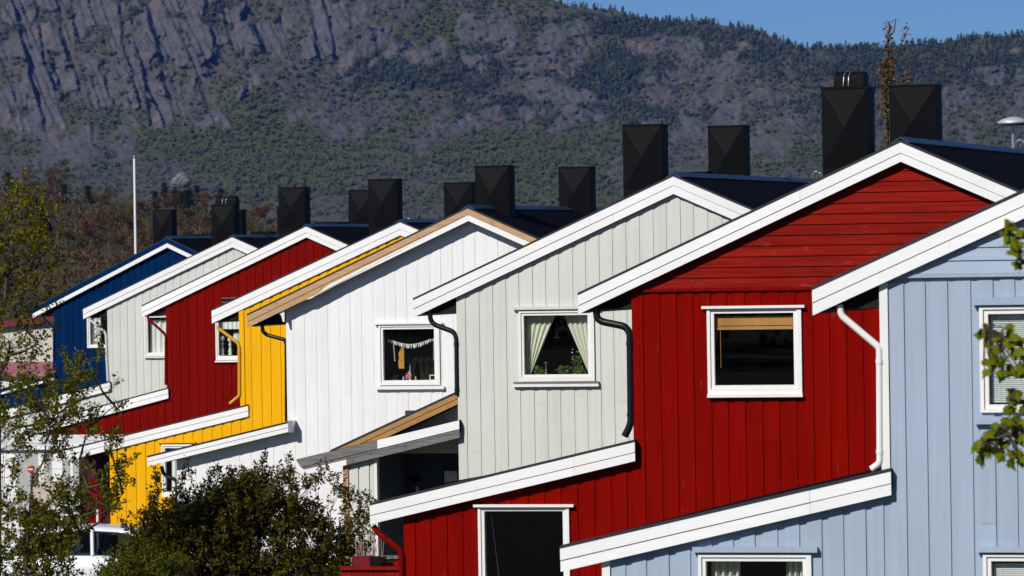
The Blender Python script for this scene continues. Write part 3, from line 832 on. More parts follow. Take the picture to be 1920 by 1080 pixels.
    return h

# --- light blue house in front, right edge
LB = make_house('terraced_house', 'light blue house with white trim, nearest, cut by the right edge', 45.5, (2317, 178), (1522.5, 544), (25.5, 23), 1651.5, 600, 'blue', o=.075, L=11,
    lean=dict(hi=(1670, 884), lo=(1050, 1029), fas=(24, 21), wallx=1131, wally=1060), corner=dict(mat='trimv', lean=True), gable=('blueg', .125), gable_y=521,
    wins=[dict(glass=(1854, 2010, 588, 758), casing=(1837, 2028, 574, 773), lintel=(1823, 2040, 557, 571), sill=(1827, 2038, 781, 795), mats=('trimv', 'blue', 'blue')),
          dict(glass=(1325, 1507, 1052, 1215), casing=(1310, 1522, 1040, 1232), lintel=(1298, 1532, 1026, 1036), mats=('trimv', 'blue', 'blue')),
          dict(glass=(1860, 2010, 1052, 1215), casing=(1844, 2028, 1040, 1232), lintel=(1831, 2040, 1026, 1036), mats=('trimv', 'blue', 'blue'))], ridge=False)
pipe(LB, [(1574, 572), (1578, 592), (1649, 652), (1650, 868), (1634, 880)], -.02, .034, 'trimv', bend=.07)
# --- red house
R1 = make_house('terraced_house', 'red house with level boards in its gable and a bamboo blind in its window', 60.0, (1688, 267), (1083, 554), (20.5, 15.5), 1185, 600, 'red', o=.11, L=11.5,
    lean=dict(hi=(1190, 829), lo=(693, 948), fas=(20, 16), wallx=758, wally=1020), gable=('redg', .131), gable_y=547,
    wins=[dict(glass=(1340, 1489, 587, 722), casing=(1326, 1503, 579, 739), lintel=(1315, 1508, 573, 578), sill=(1326, 1505, 739, 745)),
          dict(glass=(910, 1057, 958, 1130), casing=(897, 1068, 952, 1150), lintel=(887, 1075, 946, 951))],
    chims=[(1540, 1627, 165, 1.3, (1562, 1617, 136)), (1667, 1755, 161, 7.0)])
pipe(R1, [(1118, 574), (1119, 596), (1128, 603), (1172, 612), (1181, 624), (1183, 795), (1171, 818)], .0, .046, 'blackpipe')
pipe(R1, [(700, 986), (707, 997), (752, 1034), (755, 1120)], -.03, .040, 'red2', bend=.06)
# --- grey-green house
G1 = make_house('terraced_house', 'pale grey house with parted green curtains and a weathered grey porch roof', 74.4, (1262, 331), (774.5, 563), (17, 15.5), 857, 640, 'grey', o=.06, L=11.5,
    wins=[dict(glass=(983, 1103, 591, 702), casing=(973, 1114, 582, 715), lintel=(961, 1123, 575, 580), sill=(962, 1122, 720, 725), sill2=(962.5, 1122.5, 715.5, 719.5), mats=('trimv', 'grey', 'trimv'))],
    chims=[(1167, 1240, 235, 1.3), (1327, 1395, 237, 7.0)])
pipe(G1, [(806, 582), (807, 600), (815, 609), (850, 622), (856, 632), (857.5, 742)], .0, .040, 'blackpipe')
# --- white house
W = make_house('terraced_house', 'white house with raw pine barge boards above its gable', 87.6, (877, 391), (463, 592), (12, 11), 537, 650, 'white', o=.20, L=12, fmats=('tan', 'tan'), fmats_r=('tan', 'trim'),
    lean=dict(hi=(546, 792), lo=(276, 858), fas=(8.5, 8), wallx=333, wally=960, mats=('trim', 'trim')),
    wins=[dict(glass=(719, 815, 617, 713), casing=(710, 824, 609, 722), lintel=(701, 829, 605, 608), sill=(704, 832, 724, 730))],
    chims=[(890, 953, 312, 1.3), (1047, 1106, 314, 7.0)], extra_top=.05)
pipe(W, [(491, 606), (493, 622), (500, 628), (534, 637), (537, 644), (537.5, 790)], .06, .036, 'blackpipe')
pipe(W, [(303, 874), (306, 889), (328, 899), (332, 905), (332.5, 1020)], .06, .036, 'blackpipe')
# --- yellow house
Y = make_house('terraced_house', 'yellow house mostly hidden behind the white house', 101.6, (750, 417), (396.5, 583), (13, 11), 450, 640, 'yellow', o=.03, L=11.5,
    lean=dict(hi=(465, 761), lo=(118, 846), fas=(10, 10), wallx=207, wally=930), corner=dict(mat='yellow'), corner_w=.10,
    wins=[dict(glass=(310, 352, 840, 922), casing=(303, 360, 833, 932), lintel=(296, 366, 828, 831), sill=(300, 363, 933, 936), mats=('trimv', 'yellow', 'yellow'))],
    chims=[(690, 743, 337, 1.5), (832, 884, 343, 7.5)])
pipe(Y, [(408, 612), (410, 616), (446, 643), (448.5, 650), (449, 742), (431, 757)], -.04, .036, 'ypipe', bend=.08)
# --- dark red house
R2 = make_house('terraced_house', 'dark red house with upright boards between the pale grey and yellow houses', 117.5, (574, 425), (265.5, 575), (11.5, 8.5), 312, 640, 'red2', o=.06, L=11.5,
    lean=dict(hi=(315, 729), lo=(20, 808), fas=(9, 9), wallx=52, wally=830),
    wins=[dict(glass=(410, 470, 592, 667), casing=(404, 477, 586, 675), lintel=(399, 481, 583, 585), sill=(403, 478, 676, 679))],
    chims=[(522, 571, 352, 1.5), (653, 700, 357, 7.5)])
pipe(R2, [(277, 592), (278, 598), (308, 625), (311, 631), (311, 722)], -.02, .034, 'red2', bend=.06)
# --- second pale grey house
G2 = make_house('terraced_house', 'small pale grey house between the navy house and the dark red house', 129.7, (435, 445), (155.5, 580), (10, 8.5), 202, 640, 'grey', o=.06, L=11.5,
    lean=dict(hi=(206, 717), lo=(-60, 787), fas=(8, 7.5), wallx=-40, wally=800),
    wins=[dict(glass=(277, 345, 595, 661), casing=(271, 352, 587, 668), lintel=(266, 355, 582, 585), sill=(270, 353, 669, 671))],
    chims=[(396, 439, 385, 1.5, (403, 440, 369)), (519, 558, 387, 7.5)])
pipe(G2, [(168, 595), (169, 600), (196, 622), (199, 630), (200, 670), (202.5, 715)], -.02, .034, 'grey', bend=.06)
# --- navy house
B = make_house('terraced_house', 'navy blue house, farthest in the row, beside the brown wooded knoll', 141.9, (313, 447), (61, 579), (9, 8), 103, 640, 'navy', o=.10, L=11.5, fmats=('navy', 'trim'),
    lean=dict(hi=(102, 703), lo=(-110, 762), fas=(5, 4), wallx=-90, wally=760, mats=('navy', 'trim')),
    wins=[dict(glass=(169, 230, 588, 646), casing=(163, 236, 582, 652))],
    chims=[(286, 322, 394, 1.5), (416, 453, 394, 7.5)])
pipe(B, [(73, 586), (74, 590), (98, 610), (101, 618), (101, 695)], -.02, .034, 'navy')

# --- porch side of the pale grey house
def porch():
    h = G1; root = h.root
    # pine barge boards of the side roof behind the porch
    d = .55
    a, b = h.L(858, 738, d), h.L(620, 848.5, d)
    line = [b, a]; roof_slab(h, line, .16, d, 6.0, 'side_roof', over=.035); fascia_pair(h, line, .085, .085, d, ('tand', 'tand'), 'side_fascia')
    # shaded wall in the triangle under it
    d2 = 1.0
    p = [h.L(640, 850, d2), h.L(862, 850, d2), h.L(862, 742, d2)]; mb = MB(); mb.prism(p, d2, d2 + .1); mb.build('wall_panel', M['grey'], root)
    # porch roof
    dp = -.10
    a, b = h.L(861.5, 788, dp), h.L(556, 862, dp)
    sl = (a[1] - b[1]) / (a[0] - b[0]); zz = lambda u: b[1] + sl * (u - b[0])
    um = h.L(708, 826, dp)[0]; un = h.L(650, 870, dp)[0]; k = h.k
    def bar(u0, u1, z0, z1, dd, mat, cut0=0.0, cut1=0.0):
        mb = MB(); mb.prism([(u0 + cut0, zz(u0 + cut0) - z1), (u1, zz(u1) - z1), (u1, zz(u1) - z0), (u0, zz(u0) - z0)], dd - .03, dd); mb.build('porch_fascia', M[mat], root)
    bar(b[0], um, 0, 16.5 * k, dp, 'greywood', .08); bar(um + .003, a[0], 0, 16.5 * k, dp, 'trim')
    bar(b[0] + .085, a[0], 17.2 * k, 22 * k, dp + .012, 'greywood', .04); bar(b[0] + .13, un, 22.6 * k, 33 * k, dp + .016, 'trim', .05); bar(un + .003, a[0], 22.6 * k, 33 * k, dp + .016, 'greywood')
    mb = MB(); mb.prism([(b[0] + .12, zz(b[0] + .12) - .19), (a[0], zz(a[0]) - .19), (a[0], zz(a[0]) + .006), (b[0], zz(b[0]) + .006)], dp + .002, 2.4); mb.build('porch_roof', M['roof'], root)
    # sunlit panel, post and the deep entrance
    u0, u1 = h.L(655, 930)[0], h.L(708, 930)[0]; uw = h.uL
    zt = h.L(680, 872)[1]
    mb = MB(); mb.prism([(u0, .1), (u1, .1), (u1, zt + .16), (u0, zt + .02)], 0, .1); mb.build('wall_panel', M['grey'], root)
    for q in (.01, .19, .37):
        mb = MB(); aa = u0 + q; bb = min(aa + .146, u1 - .045); mb.prism([(aa, .1), (bb, .1), (bb, zt + .1), (aa, zt + .05)], -.02, .001)
        if bb > aa + .02: mb.build('board', M['grey'], root)
    mb = MB(); mb.box(u1 - .04, u1 + .003, -.03, .0, .1, zt + .12); mb.build('corner_board', M['trimv'], root)
    mb = MB(); mb.box(h.L(645, 930)[0], u0 - .003, -.04, .06, .1, zt + .02); mb.build('porch_post', M['tan'], root)
    db = 1.6
    mb = MB(); mb.box(u1 - .0, uw + .12, db, db + .1, .1, zt + .8); mb.box(u1 - .1, u1, .1, db, .1, zt + .3); mb.build('entrance_wall', M['grey_shaded'], root)
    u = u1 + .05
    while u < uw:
        mb = MB(); mb.box(u, min(u + .146, uw + .1), db - .02, db + .001, .1, zt + .75); mb.build('board', M['grey_shaded'], root); u += PERIOD
    # half-open pale door leaf and lantern in the shade
    a0, a1, b0, b1 = h.rect(834, 858, 883, 990, db - .05); mb = MB(); mb.box(a0, a1, db - .06, db - .021, .15, b1); mb.build('door', M['grey'], root)
    h.lant = h.P(782, 915, db - .14)
porch()

def lantern():
    p = G1.world(G1.lant); o = empty('wall_lantern', p, -PHI, 'small black lantern in the dark entrance beside the pale grey wall', 'lantern')
    mb = MB(); mb.box(-.02, .02, .0, .12, .10, .14); mb.lathe([(.0, .24), (.10, .13), (.105, .12), (.0, .12)], n=8, smooth=False); mb.lathe([(0, -.13), (.07, -.12), (.07, -.10), (0, -.10)], n=8, smooth=False)
    for k in range(4):
        an = k * math.pi / 2 + .78; mb.tube([(math.cos(an) * .06, math.sin(an) * .06, -.1), (math.cos(an) * .085, math.sin(an) * .085, .12)], .006, 4)
    mb.build('lantern_body', M['blackpipe'], o)
    mb = MB(); mb.lathe([(.05, -.1), (.075, .12)], n=8, smooth=False); mb.build('lantern_glass', M['glass'], o)
    mb = MB(); mb.lathe([(0, -.1), (.02, -.09), (.022, .0), (0, .03)], n=8); mb.build('bulb', M['trimv'], o)
lantern()

# end pieces and curved bracket of the white house
def white_bits():
    h = W
    a = h.rect(540, 548, 789, 811, -.24); mb = MB(); mb.box(a[0], a[1], -.24, .0, a[2], a[3]); mb.build('flashing_end', M['zinc'], h.root)
    # white stretch on the lower barge board
    d = -.2; t1 = 12 * h.k; t = 23 * h.k
    u0 = h.L(572, 560, -.25)[0]; z = lambda u: h.zP - h.s * (h.uP - u)
    mb = MB(); mb.prism([(u0, z(u0) - t - .004), (h.uP, z(h.uP) - t - .004), (h.uP, z(h.uP) - t1 - .003), (u0 + .45, z(u0 + .45) - t1 - .045), (u0 + .1, z(u0) - t1 - .09)], d - .0235, d - .002)
    mb.build('fascia_primer', M['trim'], h.root)
    mb = MB(); uL = h.uL; zz = z(uL) - t
    mb.prism([(uL - .14, zz - .0), (uL - .10, zz - .02), (uL - .03, zz - .08), (uL, zz - .20), (uL + .03, zz - .20), (uL + .03, zz + .06), (uL - .14, zz + .02)], -.19, -.16); mb.build('bracket', M['trimv'], h.root)
white_bits()

# small roof things on the houses
def roof_bits():
    h = R1
    d = 5.2; p = h.P(1900, 274, d); q = h.P(1900, 232, d)
    mb = MB(); mb.tube([p - Vector((0, 0, .03)), q], .03, 8); st = mb.build('vent_stem', M['zinc'], h.root)
    r = (h.L(1926, 230, d)[0] - h.L(1866, 230, d)[0]) / 2
    mb = MB(); mb.lathe([(0.02, q.z - .03), (r * .8, q.z - .02), (r, q.z + .01), (r * .98, q.z + .03), (r * .55, q.z + .075), (.03, q.z + .095), (0, q.z + .095)], q.x, q.y, 24); mb.build('vent_cowl', M['steel'], st)
    for hh, x, y in ((R1, 1912, 268), (G1, 1530, 326), (Y, 766, 413)):
        d = 3.0 if hh is not Y else .8; mb = MB(); c = hh.P(x, y, d); k = .055
        mb.tube([c + Vector((k * (i - 5) / 5 * 1.4, 0, -.06 + .10 * math.sin(math.pi * i / 10) ** .6)) for i in range(11)], .006, 5)
        mb.tube([c + Vector((k * (i - 5) / 5 + .05, .05, -.06 + .08 * math.sin(math.pi * i / 10) ** .6)) for i in range(11)], .006, 5); mb.build('cable_loop', M['zinc'], hh.root)
    for hh, x0, x1, y0, y1, d in ((R2, 592, 631, 416, 430, 4.), (R2, 632, 647, 416, 430, 5.), (G2, 470, 508, 434, 446, 5.), (W, 985, 1020, 386, 396, 6.), (G1, 1265, 1325, 322, 332, 6.), (B, 345, 395, 439, 452, 5.)):
        a = hh.rect(x0, x1, y0, y1, d); mb = MB(); mb.box(a[0], a[1], d, d + .5, a[2] - .2, a[3]); mb.build('roof_hatch', M['chim'], hh.root)
roof_bits()

# ------------------------------------------------------------------ things behind the panes
def drape(h, name, label, cat, xt, xb, yt, yb, folds, d, mat, ease=1.0, amp=.022, seed=0, group=None):
    d = .13 if d < .3 else d
    rnd = random.Random(seed); nu, nv = folds * 8, 14; V = []; F = []
    ph = [rnd.uniform(-.4, .4) for _ in range(folds + 1)]
    for j in range(nv + 1):
        t = j / nv; e = t ** ease; y = yt + (yb - yt) * t
        x0 = xt[0] + (xb[0] - xt[0]) * e; x1 = xt[1] + (xb[1] - xt[1]) * e
        for i in range(nu + 1):
            f = i / nu; w = math.sin(f * folds * 2 * math.pi + .6 * math.sin(3 * t + ph[int(f * folds)]))
            p = h.P(x0 + (x1 - x0) * f, y, d); V.append((p.x, d + amp * w * (1 - .3 * t), p.z))
    for j in range(nv):
        for i in range(nu):
            a = j * (nu + 1) + i; F.append([a, a + nu + 1, a + nu + 2, a + 1])
    base = h.world(V[0]); mb = MB(); mb.add([h_rel(h, v, base) for v in V], F, True)
    o = mb.build(name, M[mat]); o.location = base; o.rotation_euler = (0, 0, -PHI); tag(o, label, cat, group)
    return o
def h_rel(h, v, base):
    q = base - Vector((h.P0.x, h.P0.y, h.zg)); return (v[0] - q.dot(RH), v[1] - q.dot(UH), v[2] - q.z)
def inside(h, x, y, d, name, label, cat):
    return empty(name, h.world(h.P(x, y, d)), -PHI, label, cat)

# pale grey house: two parted curtains, lamp, plants
drape(G1, 'curtain', 'gathered pale green curtain on the left of the window with plants', 'curtain', (985, 1042), (986, 995), 589, 703, 5, .22, 'curtain', 1.0, .017, 1)
drape(G1, 'curtain', 'gathered pale green curtain on the right of the window with plants', 'curtain', (1056, 1108), (1105, 1114), 589, 703, 5, .22, 'curtain', 1.0, .017, 2)
o = inside(G1, 1044, 634, .5, 'pendant_lamp', 'small white cone pendant lamp between the parted green curtains', 'lamp'); k = G1.k
mb = MB(); mb.lathe([(.055, 0), (.052, .005), (.012, .035)], n=16); mb.build('lamp_shade', M['trimv'], o)
mb = MB(); mb.tube([(0, 0, .03), (0, 0, .09)], .011, 8); mb.tube([(0, 0, .09), (0, 0, .42)], .002, 4); mb.build('lamp_holder', M['steel'], o)
def sill_plant(h, x, y, d, hgt, wid, label, seed, leafn, lsize, asp, mat, pot=True, flowers=False):
    rng = np.random.default_rng(seed); o = inside(h, x, y, d, 'potted_plant', label, 'plant')
    mb = MB(); mb.lathe([(.0, -.08), (.045, -.08), (.06, .0), (.05, .0), (.0, -.01)], n=12); mb.build('pot', M['terracotta'], o)
    cen = rng.normal(0, 1, (leafn, 3)); cen /= np.linalg.norm(cen, axis=1, keepdims=True); cen *= rng.uniform(.3, 1, (leafn, 1)) ** .5
    cen = cen * np.array([wid / 2, wid / 3, hgt / 2]) + np.array([0, 0, hgt / 2])
    V, Fq = leaf_quads(rng, cen, lsize, asp); np_mesh('foliage', V, Fq, mat, o)
    mb = MB()
    for i in range(6): mb.tube([(0, 0, 0), tuple(cen[i] * .9)], .003, 4)
    mb.build('stem', M['bark'], o)
    if flowers:
        mb = MB()
        for q in range(7):
            c = cen[rng.integers(leafn)] + np.array([0, -.02, hgt * .3]); mb.lathe([(.0, c[2] - .008), (.012, c[2]), (0, c[2] + .008)], c[0], c[1], 6)
        mb.build('blossom', M['trimv'], o)
M['terracotta'] = plain('terracotta', (.2, .08, .04), .8)
pl = leafmat('houseplant_leaf', (.07, .13, .02), (.19, .28, .05), .3)
sill_plant(G1, 1012, 701, .12, .12, .17, 'round leafed potted plant beside the left green curtain', 1, 60, .055, .8, pl)
sill_plant(G1, 1058, 701, .14, .14, .26, 'low spreading potted plant in the middle of the curtained window sill', 2, 160, .035, .5, pl)
sill_plant(G1, 1082, 700, .20, .33, .17, 'tall potted plant with white blossom before the right green curtain', 3, 150, .04, .5, pl, flowers=True)
sill_plant(G1, 1086, 702, .10, .10, .18, 'spiky potted grass plant at the right end of the curtained window sill', 4, 90, .09, .12, pl)
o = inside(G1, 1024, 702, .11, 'candlestick', 'thin dark candlestick between the plants on the curtained window sill', 'candlestick')
mb = MB(); mb.lathe([(0, 0), (.028, 0), (.026, .012), (.009, .02), (.008, .17), (.03, .185), (.03, .19), (0, .19)], n=12); mb.build('holder', M['greywood'], o)

# white house: string of pennants, hanging fish, flag, cones, frame, dark curtain
drape(W, 'curtain', 'dark green curtain hanging behind the garland in the white house', 'curtain', (717, 818), (717, 818), 612, 716, 9, .6, 'darkcurt', 1, .03, 5)
o = inside(W, 767, 640, .2, 'paper_garland', 'string of small cream pennants drooping across the white house window', 'garland'); ck = W.k
pts = []
for i in range(27):
    t = i / 26; pts.append(W.P(728 + 86 * t, 637 + 10 * math.sin(math.pi * min(1, t * 1.0)) ** 1.2 - 3 * t, .2))
b0 = W.P(767, 640, .2)
mb = MB(); mb.tube([tuple(p - b0) for p in pts], .003, 4); mb.build('strand', M['trimv'], o)
me = None
for i, p in enumerate(pts):
    if me is None:
        mb = MB(); mb.prism([(-.011, 0), (.011, 0), (.008, -.05), (-.008, -.05)], -.003, .003); ob = mb.build('pennant', M['sheer'], o); me = ob.data
    else: ob = link('pennant', me, o)
    ob.location = p - b0; ob.rotation_euler = (0, .25 * math.sin(i * 1.7), .5 * math.sin(i * 2.3)); s = .8 + .7 * math.sin(math.pi * i / 26); ob.scale = (1, 1, s)
for i in range(9):
    ob = link('pennant', me, o); ob.location = W.P(738 + .3 * i, 646 + 3.6 * i, .2) - b0; ob.scale = (.8, 1, .4)
    ob = link('pennant', me, o); ob.location = W.P(813, 636 + 4.5 * i, .2) - b0; ob.scale = (.6, 1, .4)
o = inside(W, 752, 651, .22, 'wooden_hanging', 'yellow carved wooden hanging below the cream garland', 'ornament')
yw = plain('yellow_wood', (.42, .22, .02), .7); P = lambda x, y: tuple(np.array(W.L(x, y, .22)) - np.array(W.L(752, 651, .22)))
mb = MB(); mb.prism([P(748, 691), P(758, 691), P(757.5, 655), P(754, 650), P(750, 657), (P(747, 664)), P(749, 670), P(747, 678)], -.01, .01); mb.build('plaque', yw, o)
for yy in (657, 675):
    mb = MB(); a = P(753, yy); mb.tube([(a[0], -.014, a[1]), (a[0], -.011, a[1])], .012, 8); mb.build('hole', M['blackpipe'], o)
o = inside(W, 769, 713, .14, 'table_flag', 'small red flag with a blue and white cross on the white house sill', 'flag')
mb = MB(); mb.tube([(0, 0, 0), (0, 0, .28)], .004, 6); mb.lathe([(0, -.0), (.03, 0), (.02, .012), (0, .012)], n=10); mb.build('flag_staff', M['trimv'], o)
fl_r = plain('flag_red', (.38, .012, .015), .8); fl_b = plain('flag_blue', (.012, .03, .14), .8)
def flagquad(name, a, b, c, d_, mat, off):
    def pt(u, v): x = -.10 * u * 1.0 + .01; return (x + .02 * v, off + .012 * math.sin(u * 5), .21 - .13 * u - .02 - v * .13 * 1.1 + .06 * u)
    V = []; n = 6
    for i in range(n + 1):
        for v in (c, d_): V.append(pt(a + (b - a) * i / n, v))
    mb = MB(); mb.add(V, [[2 * i, 2 * i + 1, 2 * i + 3, 2 * i + 2] for i in range(n)]); mb.build(name, mat, o)
flagquad('flag_cloth', 0, 1, 0, 1, fl_r, 0); flagquad('flag_cross', 0, 1, .36, .64, M['trimv'], -.004); flagquad('flag_cross', .27, .46, 0, 1, M['trimv'], -.005)
flagquad('flag_stripe', 0, 1, .43, .57, fl_b, -.008); flagquad('flag_stripe', .32, .41, 0, 1, fl_b, -.009)
for x, lab in ((756.5, 'left'), (779.5, 'right')):
    o = inside(W, x, 713, .12, 'cone_candle', f'small pale cone to the {lab} of the table flag', 'candle'); mb = MB(); mb.lathe([(0, 0), (.022, 0), (.003, .075), (0, .076)], n=12); mb.build('wax', M['curtain'], o)
o = inside(W, 810, 713, .15, 'picture_frame', 'small white picture frame in the right corner of the white house window', 'frame')
mb = MB(); mb.box(-.045, -.033, 0, .012, 0, .10); mb.box(-.033, .05, 0, .012, .088, .10); mb.box(-.033, .05, 0, .012, 0, .01); mb.box(.05, .06, 0, .012, 0, .1); mb.build('frame', M['trimv'], o)
sill_plant(W, 741, 712, .16, .1, .1, 'small dark plant in the left corner of the white house window', 8, 40, .04, .5, leafmat('darkplant', (.01, .04, .015), (.03, .07, .025)))
sill_plant(W, 795, 712, .18, .12, .14, 'small dark plant beside the white picture frame', 9, 40, .04, .5, bpy.data.materials['darkplant'])

# red house: bamboo blind
o = inside(R1, 1415, 592, .05, 'bamboo_blind', 'rolled down strip of bamboo blind at the top of the red house window', 'blind'); bl = R1.rect(1343, 1487, 593, 618, .05); b0 = R1.L(1415, 592, .05)
me = None; n = 16
for i in range(n):
    z = bl[2] + (bl[3] - bl[2]) * (i + .5) / n - b0[1]
    if me is None:
        mb = MB(); mb.tube([(bl[0] - b0[0], 0, 0), (bl[1] - b0[0], 0, 0)], (bl[3] - bl[2]) / n * .55, 6); ob = mb.build('slat', M['bamboo'], o); me = ob.data
    else: ob = link('slat', me, o)
    ob.location = (0, -.012 if i in (0, 1, 5) else 0, z)
mb = MB(); q = R1.L(1352, 690, .05); mb.tube([(q[0] - b0[0], 0, bl[2] - b0[1]), (q[0] - b0[0], 0, q[1] - b0[1])], .003, 4); mb.build('pull_cord', M['bamboo'], o)
# lower red window: a pale cord stands in for the thin reflection on the glass
p0, p1 = R1.P(921, 966, .3), R1.P(938, 1100, .3); o = empty('reflection_strand', R1.world(p0), -PHI, 'thin pale cord standing in for a slanting reflection in the lower red house window', 'strand')
mb = MB(); mb.tube([(0, 0, 0), tuple(p1 - p0)], .0045, 5); mb.build('strand', M['sheer'], o)

# light blue house: venetian blinds in the right windows, curtains in the lower one
def venetian(h, x0, x1, y0, y1, label):
    o = inside(h, (x0 + x1) / 2, y0, .06, 'venetian_blind', label, 'blind'); a = h.rect(x0, x1, y0, y1, .06); b0 = h.L((x0 + x1) / 2, y0, .06); me = None
    z = a[3]; 
    while z > a[2]:
        if me is None:
            mb = MB(); mb.add([(a[0] - b0[0], -.012, -.008), (a[1] - b0[0], -.012, -.008), (a[1] - b0[0], .012, .009), (a[0] - b0[0], .012, .009), (a[0] - b0[0], -.012, -.010), (a[1] - b0[0], -.012, -.010), (a[1] - b0[0], .012, .007), (a[0] - b0[0], .012, .007)],
                              [[0, 1, 2, 3], [7, 6, 5, 4], [0, 4, 5, 1], [2, 6, 7, 3]]); ob = mb.build('slat', M['blind'], o); me = ob.data
        else: ob = link('slat', me, o)
        ob.location = (0, 0, z - b0[1]); z -= .0195
    mb = MB()
    for x in (x0 + 16, x1 - 16):
        q = h.L(x, y0, .06)[0] - b0[0]; mb.tube([(q, -.016, 0), (q, -.016, a[2] - a[3])], .0015, 4)
    mb.build('ladder_cord', M['trimv'], o)
venetian(LB, 1858, 2006, 592, 754, 'white slatted blind in the upper light blue house window')
venetian(LB, 1864, 2006, 1058, 1200, 'white slatted blind in the lower right light blue house window')
drape(LB, 'curtain', 'white curtain at the left of the lower light blue house window', 'curtain', (1334, 1388), (1334, 1386), 1049, 1215, 4, .2, 'curtain', 1, .03, 7)
drape(LB, 'curtain', 'white curtain at the right of the lower light blue house window', 'curtain', (1474, 1506), (1476, 1508), 1049, 1215, 3, .2, 'curtain', 1, .03, 8)
# small grey house, navy house, yellow house
drape(G2, 'curtain', 'pale sheer curtain filling the window of the small grey house', 'curtain', (282, 346), (282, 346), 600, 662, 6, .2, 'sheer', 1, .03, 9)
drape(B, 'curtain', 'white sheer curtain on the left of the navy house window', 'curtain', (170, 190), (170, 189), 586, 648, 3, .2, 'sheer', 1, .03, 10)
drape(Y, 'curtain', 'pale curtain in the lower yellow house window', 'curtain', (322, 350), (322, 350), 838, 924, 3, .22, 'sheer', 1, .03, 11)
# dark red house: valance, ornaments, lampshade
drape(R2, 'valance', 'short white net valance across the top of the dark red house window', 'curtain', (412, 469), (412, 469), 590, 617, 7, .2, 'sheer', 1, .02, 12)
prof = [(0, 0), (.045, 0), (.045, .02), (.03, .05), (.04, .12), (.025, .19), (.02, .26), (.04, .29), (.02, .32), (.018, .36), (.05, .40), (.052, .44), (.03, .48), (0, .49)]
for x, s, lab in ((417, .98, 'left'), (432, .90, 'right')):
    o = inside(R2, x, 666, .14, 'turned_ornament', f'{lab} of the two cream turned columns on the dark red house sill', 'ornament')
    mb = MB(); mb.lathe([(r_ * 1.25, z_ * s) for r_, z_ in prof], n=14); mb.build('column', M['curtain'], o)
o = inside(R2, 445, 635, .35, 'table_lamp', 'cream lampshade behind the yellow pipe in the dark red house window', 'lamp')
mb = MB(); mb.lathe([(.13, -.06), (.08, .16)], n=16); mb.build('lamp_shade', M['curtain'], o); mb = MB(); mb.lathe([(0, -.4), (.07, -.4), (.02, -.36), (.02, -.05)], n=12); mb.build('lamp_base', M['bark'], o)
# wrought iron ornament on the dark red wall
o = empty('wall_ornament', R2.world(R2.P(430, 563, -.03)), -PHI, 'black wrought iron ornament on the dark red gable wall', 'ornament')
mb = MB()
for i in range(5):
    cx = (i - 2) * .07; mb.tube([(cx + .035 * math.cos(a * .7), 0, .04 * math.sin(a * .7)) for a in range(10)], .009, 5)
mb.tube([(-.2, 0, -.05), (.2, 0, -.05)], .01, 5); mb.tube([(-.2, 0, .05), (.2, 0, .06)], .01, 5); mb.build('scrollwork', M['blackpipe'], o)

# ------------------------------------------------------------------ things round the red house's left end: bench, pots
def deck_things():
    h = R1; d = .25
    o = empty('red_railing', h.world((h.L(700, 1075, d)[0], d, .0)), -PHI, 'red board railing with a flat top rail left of the red house', 'railing')
    b0 = h.L(700, 1075, d)[0]; u0, u1 = h.L(640, 1075, d)[0] - b0, h.L(750, 1075, d)[0] - b0; z1 = h.L(700, 1064, d)[1]
    mb = MB(); mb.box(u0, u1, -.06, .06, z1 - .03, z1 + .015); mb.build('top_rail', M['redg'], o)
    u = u0
    while u < u1 - .05:
        mb = MB(); mb.box(u, min(u + .142, u1), -.02, .01, .1, z1 - .032); mb.build('board', M['redg'], o); u += .148
    d = .55
    o = empty('red_shelf', h.world((h.L(735, 1050, d)[0], d, 0)), -PHI, 'small red shelf with a grey top beside the red downpipe', 'shelf'); b0 = h.L(735, 1050, d)[0]
    a = h.rect(716, 752, 1042, 1047, d); mb = MB(); mb.box(a[0] - b0, a[1] - b0, -.08, .1, a[2], a[3]); mb.build('shelf_top', M['greywood'], o)
    mb = MB(); mb.box(a[0] - b0, a[1] - b0, -.05, -.02, .2, a[2] - .06); mb.box(a[0] - b0 + .14, a[1] - b0, -.05, -.02, a[2] - .06, a[2] - .002); mb.build('shelf_front', M['redg'], o)
    for nm, x, y, w, hh, mat, lab in (('flower_box', 682, 1062, .26, .14, 'potred', 'deep red flower box with dry stalks by the red railing'), ('flower_pot', 708, 1062, .17, .13, 'blackpipe', 'square black flower pot on the red railing')):
        p = h.P(x, y, .3); o = empty(nm, h.world(p), -PHI, lab, 'planter'); mb = MB()
        mb.add([(-w * .42, -.08, 0), (w * .42, -.08, 0), (w * .42, .08, 0), (-w * .42, .08, 0), (-w / 2, -.1, hh), (w / 2, -.1, hh), (w / 2, .1, hh), (-w / 2, .1, hh), (-w / 2 + .02, -.08, hh), (w / 2 - .02, -.08, hh), (w / 2 - .02, .08, hh), (-w / 2 + .02, .08, hh), (0, 0, hh - .05)],
               [[0, 1, 5, 4], [1, 2, 6, 5], [2, 3, 7, 6], [3, 0, 4, 7], [3, 2, 1, 0], [4, 5, 9, 8], [5, 6, 10, 9], [6, 7, 11, 10], [7, 4, 8, 11], [8, 9, 12], [9, 10, 12], [10, 11, 12], [11, 8, 12]]); mb.build('box', M[mat], o)
        rnd = random.Random(int(x)); mb = MB()
        for i in range(12 if nm == 'flower_box' else 9):
            bx = rnd.uniform(-.4, .4) * w; l = rnd.uniform(.08, .34); mb.tube([(bx, 0, hh - .04), (bx + rnd.uniform(-.03, .03), rnd.uniform(-.03, .03), hh + l)], .004, 4)
        mb.build('dry_stalks', M['stalk'], o)
M['potred'] = plain('red_pot', (.16, .008, .02), .5); M['stalk'] = plain('dry_stalk', (.38, .28, .24), .9)
deck_things()

